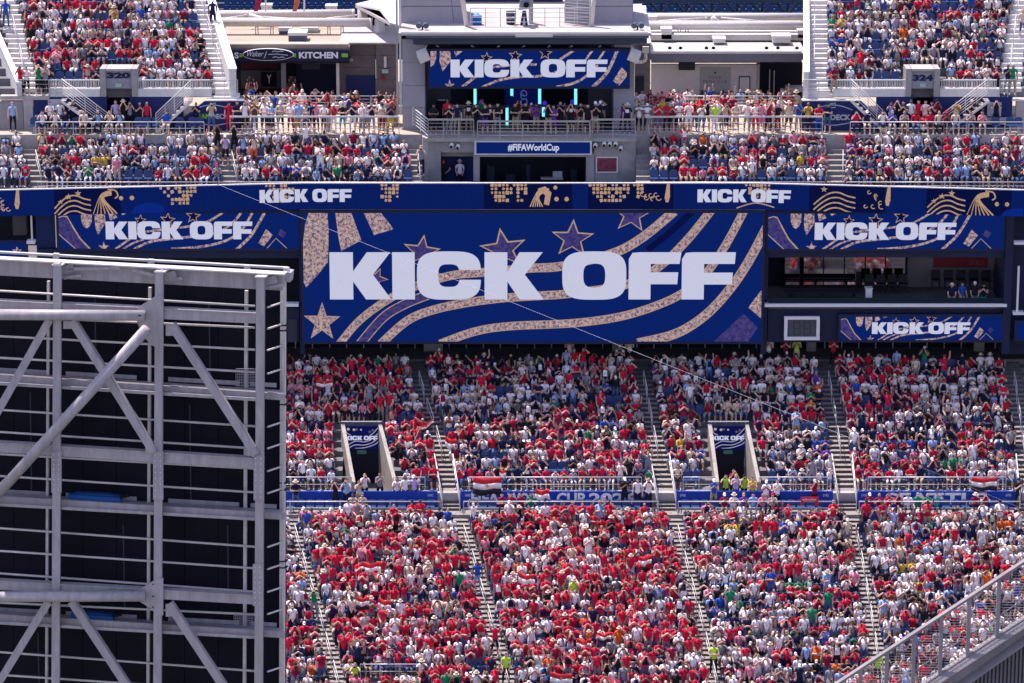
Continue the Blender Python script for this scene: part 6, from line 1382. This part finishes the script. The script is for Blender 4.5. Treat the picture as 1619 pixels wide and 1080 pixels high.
# top row standing people
for px,sh,bo in ((1215,'white','black'),(1241,'dark-red','black'),(1259,'lime','beige'),(995,'white','black'),(900,'white','white'),(1317,'red','black'),(1585,'white','black')):
    y,z,d,r = UR[13]; person(XPX(px,y+.3,z), y+.3, z, 'clapping', 0, sh, bo, prn='black' if sh=='lime' else None, where='walk behind the top row', hero=True, meta=('px',px), hat='')
for (a_,c_,Ya,Yb_,n_,Zf) in ((380,625,188.3,191.5,34,DK_Z),(1030,1262,188.3,191.5,34,DK_Z),(390,520,195.3,198,16,DK_Z-.75),(1035,1255,195.3,197,20,DK_Z-.75),(688,960,188.2,189.4,12,DK_Z+.02)):
    for i in range(n_):
        Y_ = prnd.uniform(Ya, Yb_); px = prnd.uniform(a_, c_)
        randp(XPX(px, Y_, Zf), Y_, Zf, 0, 'mix' if c_ != 960 else 'cool', 'concourse', ('bg',)); cands[-1]['mass'] = True
# ---- choose the 300 largest as objects
def size(c):
    d = c['y']*cP-(c['z']-CAMZ)*sP; s_ = 5400/d*(1 if c['sit'] else 1.25)
    if isinstance(c['meta'], tuple) and len(c['meta']) == 3:
        k, i_, rl = c['meta']
        if rl == 'up' and k == 0: s_ *= 1.45
    px, py = proj(c['x'], c['y'], c['z']+.8)
    if px > 1350 and py > 1080-(px-1340)*.72: s_ *= .3
    if px < 455 and py > 420 or px > 1614 or py > 1070: s_ *= .3
    return s_
for c in cands: c['score'] = size(c)+(1000 if c['hero'] else 0)-(500 if c.get('mass') else 0)
cands.sort(key=lambda c: -c['score'])
heroes, mass = cands[:298], cands[298:]
def cmat(name, col, rough=.85): return mat(name, col, rough, spec=.15)
for k_, c_ in COL.items(): cmat('cloth_'+k_.replace('-','_'), c_)
skin_m = {k_: mat('skin_'+k_, c_, .6, spec=.3) for k_, c_ in SKIN.items()}; hair_m = {k_: mat('hair_'+k_, c_, .7) for k_, c_ in HAIR.items()}; shoe_m = mat('shoe_pale', (.5,.5,.52)); eye_m = mat('eye_dark', (.01,.01,.012), .3)
HIM = {}
for key, (vs, fs, reg, hc) in HI.items():
    me = bpy.data.meshes.new('body_'+key[0]); me.from_pydata([tuple(v) for v in vs], [], fs)
    for i in range(9): me.materials.append(skin_m['light'])
    me.polygons.foreach_set('material_index', reg.astype(np.int32)); me.shade_smooth()
    b = bmesh.new(); b.from_mesh(me); bmesh.ops.recalc_face_normals(b, faces=b.faces); b.to_mesh(me); b.free()
    HIM[key] = (me, hc, {})
def mm(c): return MATS['cloth_'+c.replace('-','_')]
POSEW = {'down':'standing','clapping':'clapping','filming':'filming','cheering':'cheering','crossed':'arms-crossed','akimbo':'hands-on-hips','shading':'shading-eyes','pointing':'pointing','resting':'watching','drinking':'drinking'}
# ordinals for hand-placed people: by place, from the left
byp = {}
for c in heroes:
    if c['hero']: byp.setdefault(c['where'], []).append(c)
for L_ in byp.values():
    L_.sort(key=lambda c: c['x'])
    for i, c in enumerate(L_): c['ord'] = i+1; c['n'] = len(L_)
used = set()
for c in heroes:
    key = (c['arm'], c['sit']); me, hc, parts = HIM[key]
    o = bpy.data.objects.new('person', me); C.objects.link(o); o.location = (c['x'], c['y'], c['z']); o.rotation_euler = (0,0,c['yaw']); o.scale = (c['s'],)*3
    lg = skin_m[c['sk']] if c['shorts'] else mm(c['bottom'])
    ms = [skin_m[c['sk']], mm(c['shirt']), mm(c['bottom']), lg, shoe_m, hair_m[c['hr']], mm(c['prn']) if c['prn'] else mm(c['shirt']), eye_m, skin_m[c['sk']] if c['tank'] else mm(c['shirt'])]
    for i, m_ in enumerate(ms): o.material_slots[i].link = 'OBJECT'; o.material_slots[i].material = m_
    p_ = POSEW[c['arm']]
    if c['hero']: lab = f"person in {c['shirt']} top {p_}, {ordn(c['ord'])} from left at {c['where']}" if c['n'] > 1 else f"person in {c['shirt']} top {p_} at {c['where']}"
    else:
        k, i_, rl = c['meta']; rw = f"{ordn(k+1)} row {'down' if rl=='down' else 'up'}"
        lab = f"person in {c['shirt']} top {p_}, {rw}, {ordn(i_)} from left, {c['where']}"
    tag(o, lab, 'person', 'spectators in the stadium')
    if c['hat']:
        if c['hat'] not in parts:
            mb = cap_part(c['hat'], hc); m2 = bpy.data.meshes.new(c['hat']); m2.from_pydata(mb.v, [], mb.f); m2.materials.append(eye_m)
            b = bmesh.new(); b.from_mesh(m2); bmesh.ops.recalc_face_normals(b, faces=b.faces); b.to_mesh(m2); b.free(); m2.shade_smooth(); parts[c['hat']] = m2
        h = bpy.data.objects.new(c['hat'], parts[c['hat']]); C.objects.link(h); h.parent = o; h.material_slots[0].link = 'OBJECT'
        h.material_slots[0].material = hair_m[c['hr']] if c['hat'] == 'long_hair' else mm(c['hatc'] if c['hat'] == 'cap' else 'cream')
# ---- the rest of the crowd as one object
def crowd_mesh(name, L, m_):
    VV, FF, FN, CC, off = [], [], [], [], 0
    prep = {}
    for key, (vs, fs, reg, hc) in LOW.items():
        for hat in ('','cap','hat','long_hair'):
            v2 = vs; f2 = list(fs); r2 = list(reg)
            if hat:
                mb = cap_part(hat, hc); k = len(vs); v2 = np.vstack([vs, np.array(mb.v)]); f2 += [tuple(i+k for i in f) for f in mb.f]; r2 += [9]*len(mb.f)
            prep[key+(hat,)] = (v2, np.concatenate([np.array(f) for f in f2]), np.array([len(f) for f in f2]), np.array(r2))
    for c in L:
        v, f, n, r = prep[(c['arm'], c['sit'], prnd.randint(0,1), c['hat'])]
        cs, sn = math.cos(c['yaw'])*c['s']*.96, math.sin(c['yaw'])*c['s']
        w_ = np.empty_like(v); w_[:,0] = v[:,0]*cs-v[:,1]*sn+c['x']; w_[:,1] = v[:,0]*sn+v[:,1]*cs+c['y']; w_[:,2] = v[:,2]*c['s']+c['z']
        VV.append(w_); FF.append(f+off); FN.append(n); off += len(v)
        j = 1+prnd.uniform(-.15,.15)
        cols = np.array([SKIN[c['sk']], [x*j for x in COL[c['shirt']]], COL[c['bottom']], SKIN[c['sk']] if c['shorts'] else COL[c['bottom']], (.45,.45,.47), HAIR[c['hr']], COL[c['prn']] if c['prn'] else COL[c['shirt']], (.01,.01,.012), SKIN[c['sk']] if c['tank'] else [x*j for x in COL[c['shirt']]], HAIR[c['hr']] if c['hat'] == 'long_hair' else COL[c['hatc'] if c['hat'] == 'cap' else 'cream']])
        CC.append(np.hstack([cols[r], np.ones((len(r),1))]))
    V_ = np.vstack(VV); F_ = np.concatenate(FF); n_ = np.concatenate(FN); c_ = np.vstack(CC)
    me = bpy.data.meshes.new(name); me.vertices.add(len(V_)); me.vertices.foreach_set('co', V_.ravel().astype(np.float32))
    me.loops.add(len(F_)); me.loops.foreach_set('vertex_index', F_.astype(np.int32)); me.polygons.add(len(n_)); me.polygons.foreach_set('loop_start', np.concatenate([[0], np.cumsum(n_)[:-1]]).astype(np.int32))
    me.update(calc_edges=True)
    at = me.attributes.new('tint', 'FLOAT_COLOR', 'FACE'); at.data.foreach_set('color', np.clip(c_,0,1).ravel().astype(np.float32))
    me.shade_smooth(); me.materials.append(m_); me.validate()
    o = bpy.data.objects.new(name, me); C.objects.link(o); o['kind'] = 'stuff'
    print('crowd', len(L), 'people', len(n_), 'faces'); return o
cm = bpy.data.materials.new('crowd_clothes'); cm.use_nodes = True; t_ = cm.node_tree; b_ = t_.nodes['Principled BSDF']; b_.inputs['Roughness'].default_value = .85; b_.inputs['Specular IOR Level'].default_value = .15
a_ = t_.nodes.new('ShaderNodeAttribute'); a_.attribute_name = 'tint'; 
tc_ = t_.nodes.new('ShaderNodeTexCoord'); nz = t_.nodes.new('ShaderNodeTexNoise'); nz.inputs['Scale'].default_value = 7; nz.inputs['Detail'].default_value = 3; t_.links.new(tc_.outputs['Object'], nz.inputs[0])
mr = t_.nodes.new('ShaderNodeMapRange'); mr.inputs[1].default_value = .3; mr.inputs[2].default_value = .7; mr.inputs[3].default_value = .62; mr.inputs[4].default_value = 1.2; t_.links.new(nz.outputs[0], mr.inputs[0])
vm = t_.nodes.new('ShaderNodeVectorMath'); vm.operation = 'SCALE'; t_.links.new(a_.outputs['Color'], vm.inputs[0]); t_.links.new(mr.outputs[0], vm.inputs['Scale']); t_.links.new(vm.outputs[0], b_.inputs['Base Color'])
o = crowd_mesh('crowd', mass, cm); o['label'] = 'dense crowd of fans in red, white and dark clothes filling the seat rows'
# ---- the near side of the bowl, below the camera's view: it is what the suite windows mirror
for src, nme in ((o, 'opposite_crowd'), (bpy.data.objects['lower_terrace'], 'opposite_terrace'), (bpy.data.objects['middle_terrace'], 'opposite_terrace')):
    q = src.copy(); q.name = nme; C.objects.link(q); q.rotation_euler = (0,0,math.pi); q.location = (20, 262, 0); q['kind'] = 'stuff' if nme == 'opposite_crowd' else 'structure'
    if nme == 'opposite_crowd': q['label'] = 'crowd on the near side of the bowl mirrored in the suite windows'
# ---- seats
sm = MB()
def seat_boxes(x, y, z):
    return [(x-.22,x+.22,y-.24,y+.16,z+.40,z+.45),(x-.22,x+.22,y+.16,y+.21,z+.42,z+.84)]
for (x,y,z) in seat_slots:
    for b in seat_boxes(x,y,z): sm.box(*b)
o = obj('occupied_seats', sm, seatm, kind='stuff', fixn=False); o['label'] = 'blue seats under and behind the crowd'
mb = MB(); mb.box(-.22,.22,-.22,.18,.40,.45); SP = mb
sp_me = None
def back_mb():
    m = MB(); P_ = [(-.22,.0),(.22,.0),(.235,.26),(.2,.38),(.1,.43),(-.1,.43),(-.2,.38),(-.235,.26)]
    m.prism([Vector((x,.16+z*.12,.42+z)) for x,z in P_], (0,.045,0)); return m
meshes = {}
for nme, mb_, m_ in (('seat_pan', SP, seatm), ('backrest', back_mb(), seatm), ('leg', MB().box(-.04,.04,.0,.12,0,.40), seat_l)):
    o = obj(nme, mb_, m_); meshes[nme] = o.data; bpy.data.objects.remove(o)
def emscore(e):
    x,y,z,wh,k,i_,rl = e; px,py = proj(x,y,z+.5); 
    return -(py) if (0<px<1619 and py<1075) else 0
fronts = [e for e in empties if isinstance(e[6], (int,float))]; rest = [e for e in empties if not isinstance(e[6], (int,float))]
rest.sort(key=lambda e: -(proj(*e[:3])[1]) if proj(*e[:3])[1] < 1070 and 0 < proj(*e[:3])[0] < 1619 else 0)
EM = (fronts+rest)
fo = {}
for e in sorted(fronts, key=lambda e: e[0]): fo.setdefault(e[3], []).append(e)
for e in EM[:295]:
    x,y,z,wh,k,i_,rl = e
    r = bpy.data.objects.new('stadium_seat', None); C.objects.link(r); r.location = (x,y,z); r.empty_display_size = .2
    if isinstance(rl, (int,float)) and y < 175: r.scale = (.95,.95,.76)
    if isinstance(rl, (int,float)): lab = f"empty blue seat, {ordn(fo[wh].index(e)+1)} empty one from left, {wh}"
    else: lab = f"empty blue seat, {ordn(k+1)} row {rl}, {ordn(i_)} place from left, {wh}"
    tag(r, lab, 'seat', 'empty blue stadium seats')
    for nme in meshes: h = bpy.data.objects.new(nme, meshes[nme]); C.objects.link(h); h.parent = r
if len(EM) > 295:
    s2 = MB()
    for (x,y,z,*_) in EM[295:]:
        for b in seat_boxes(x,y,z): s2.box(*b)
    o = obj('further_empty_seats', s2, seatm, kind='stuff', fixn=False)
print('cands', len(cands), 'empties', len(EM), 'objects', len(bpy.data.objects))
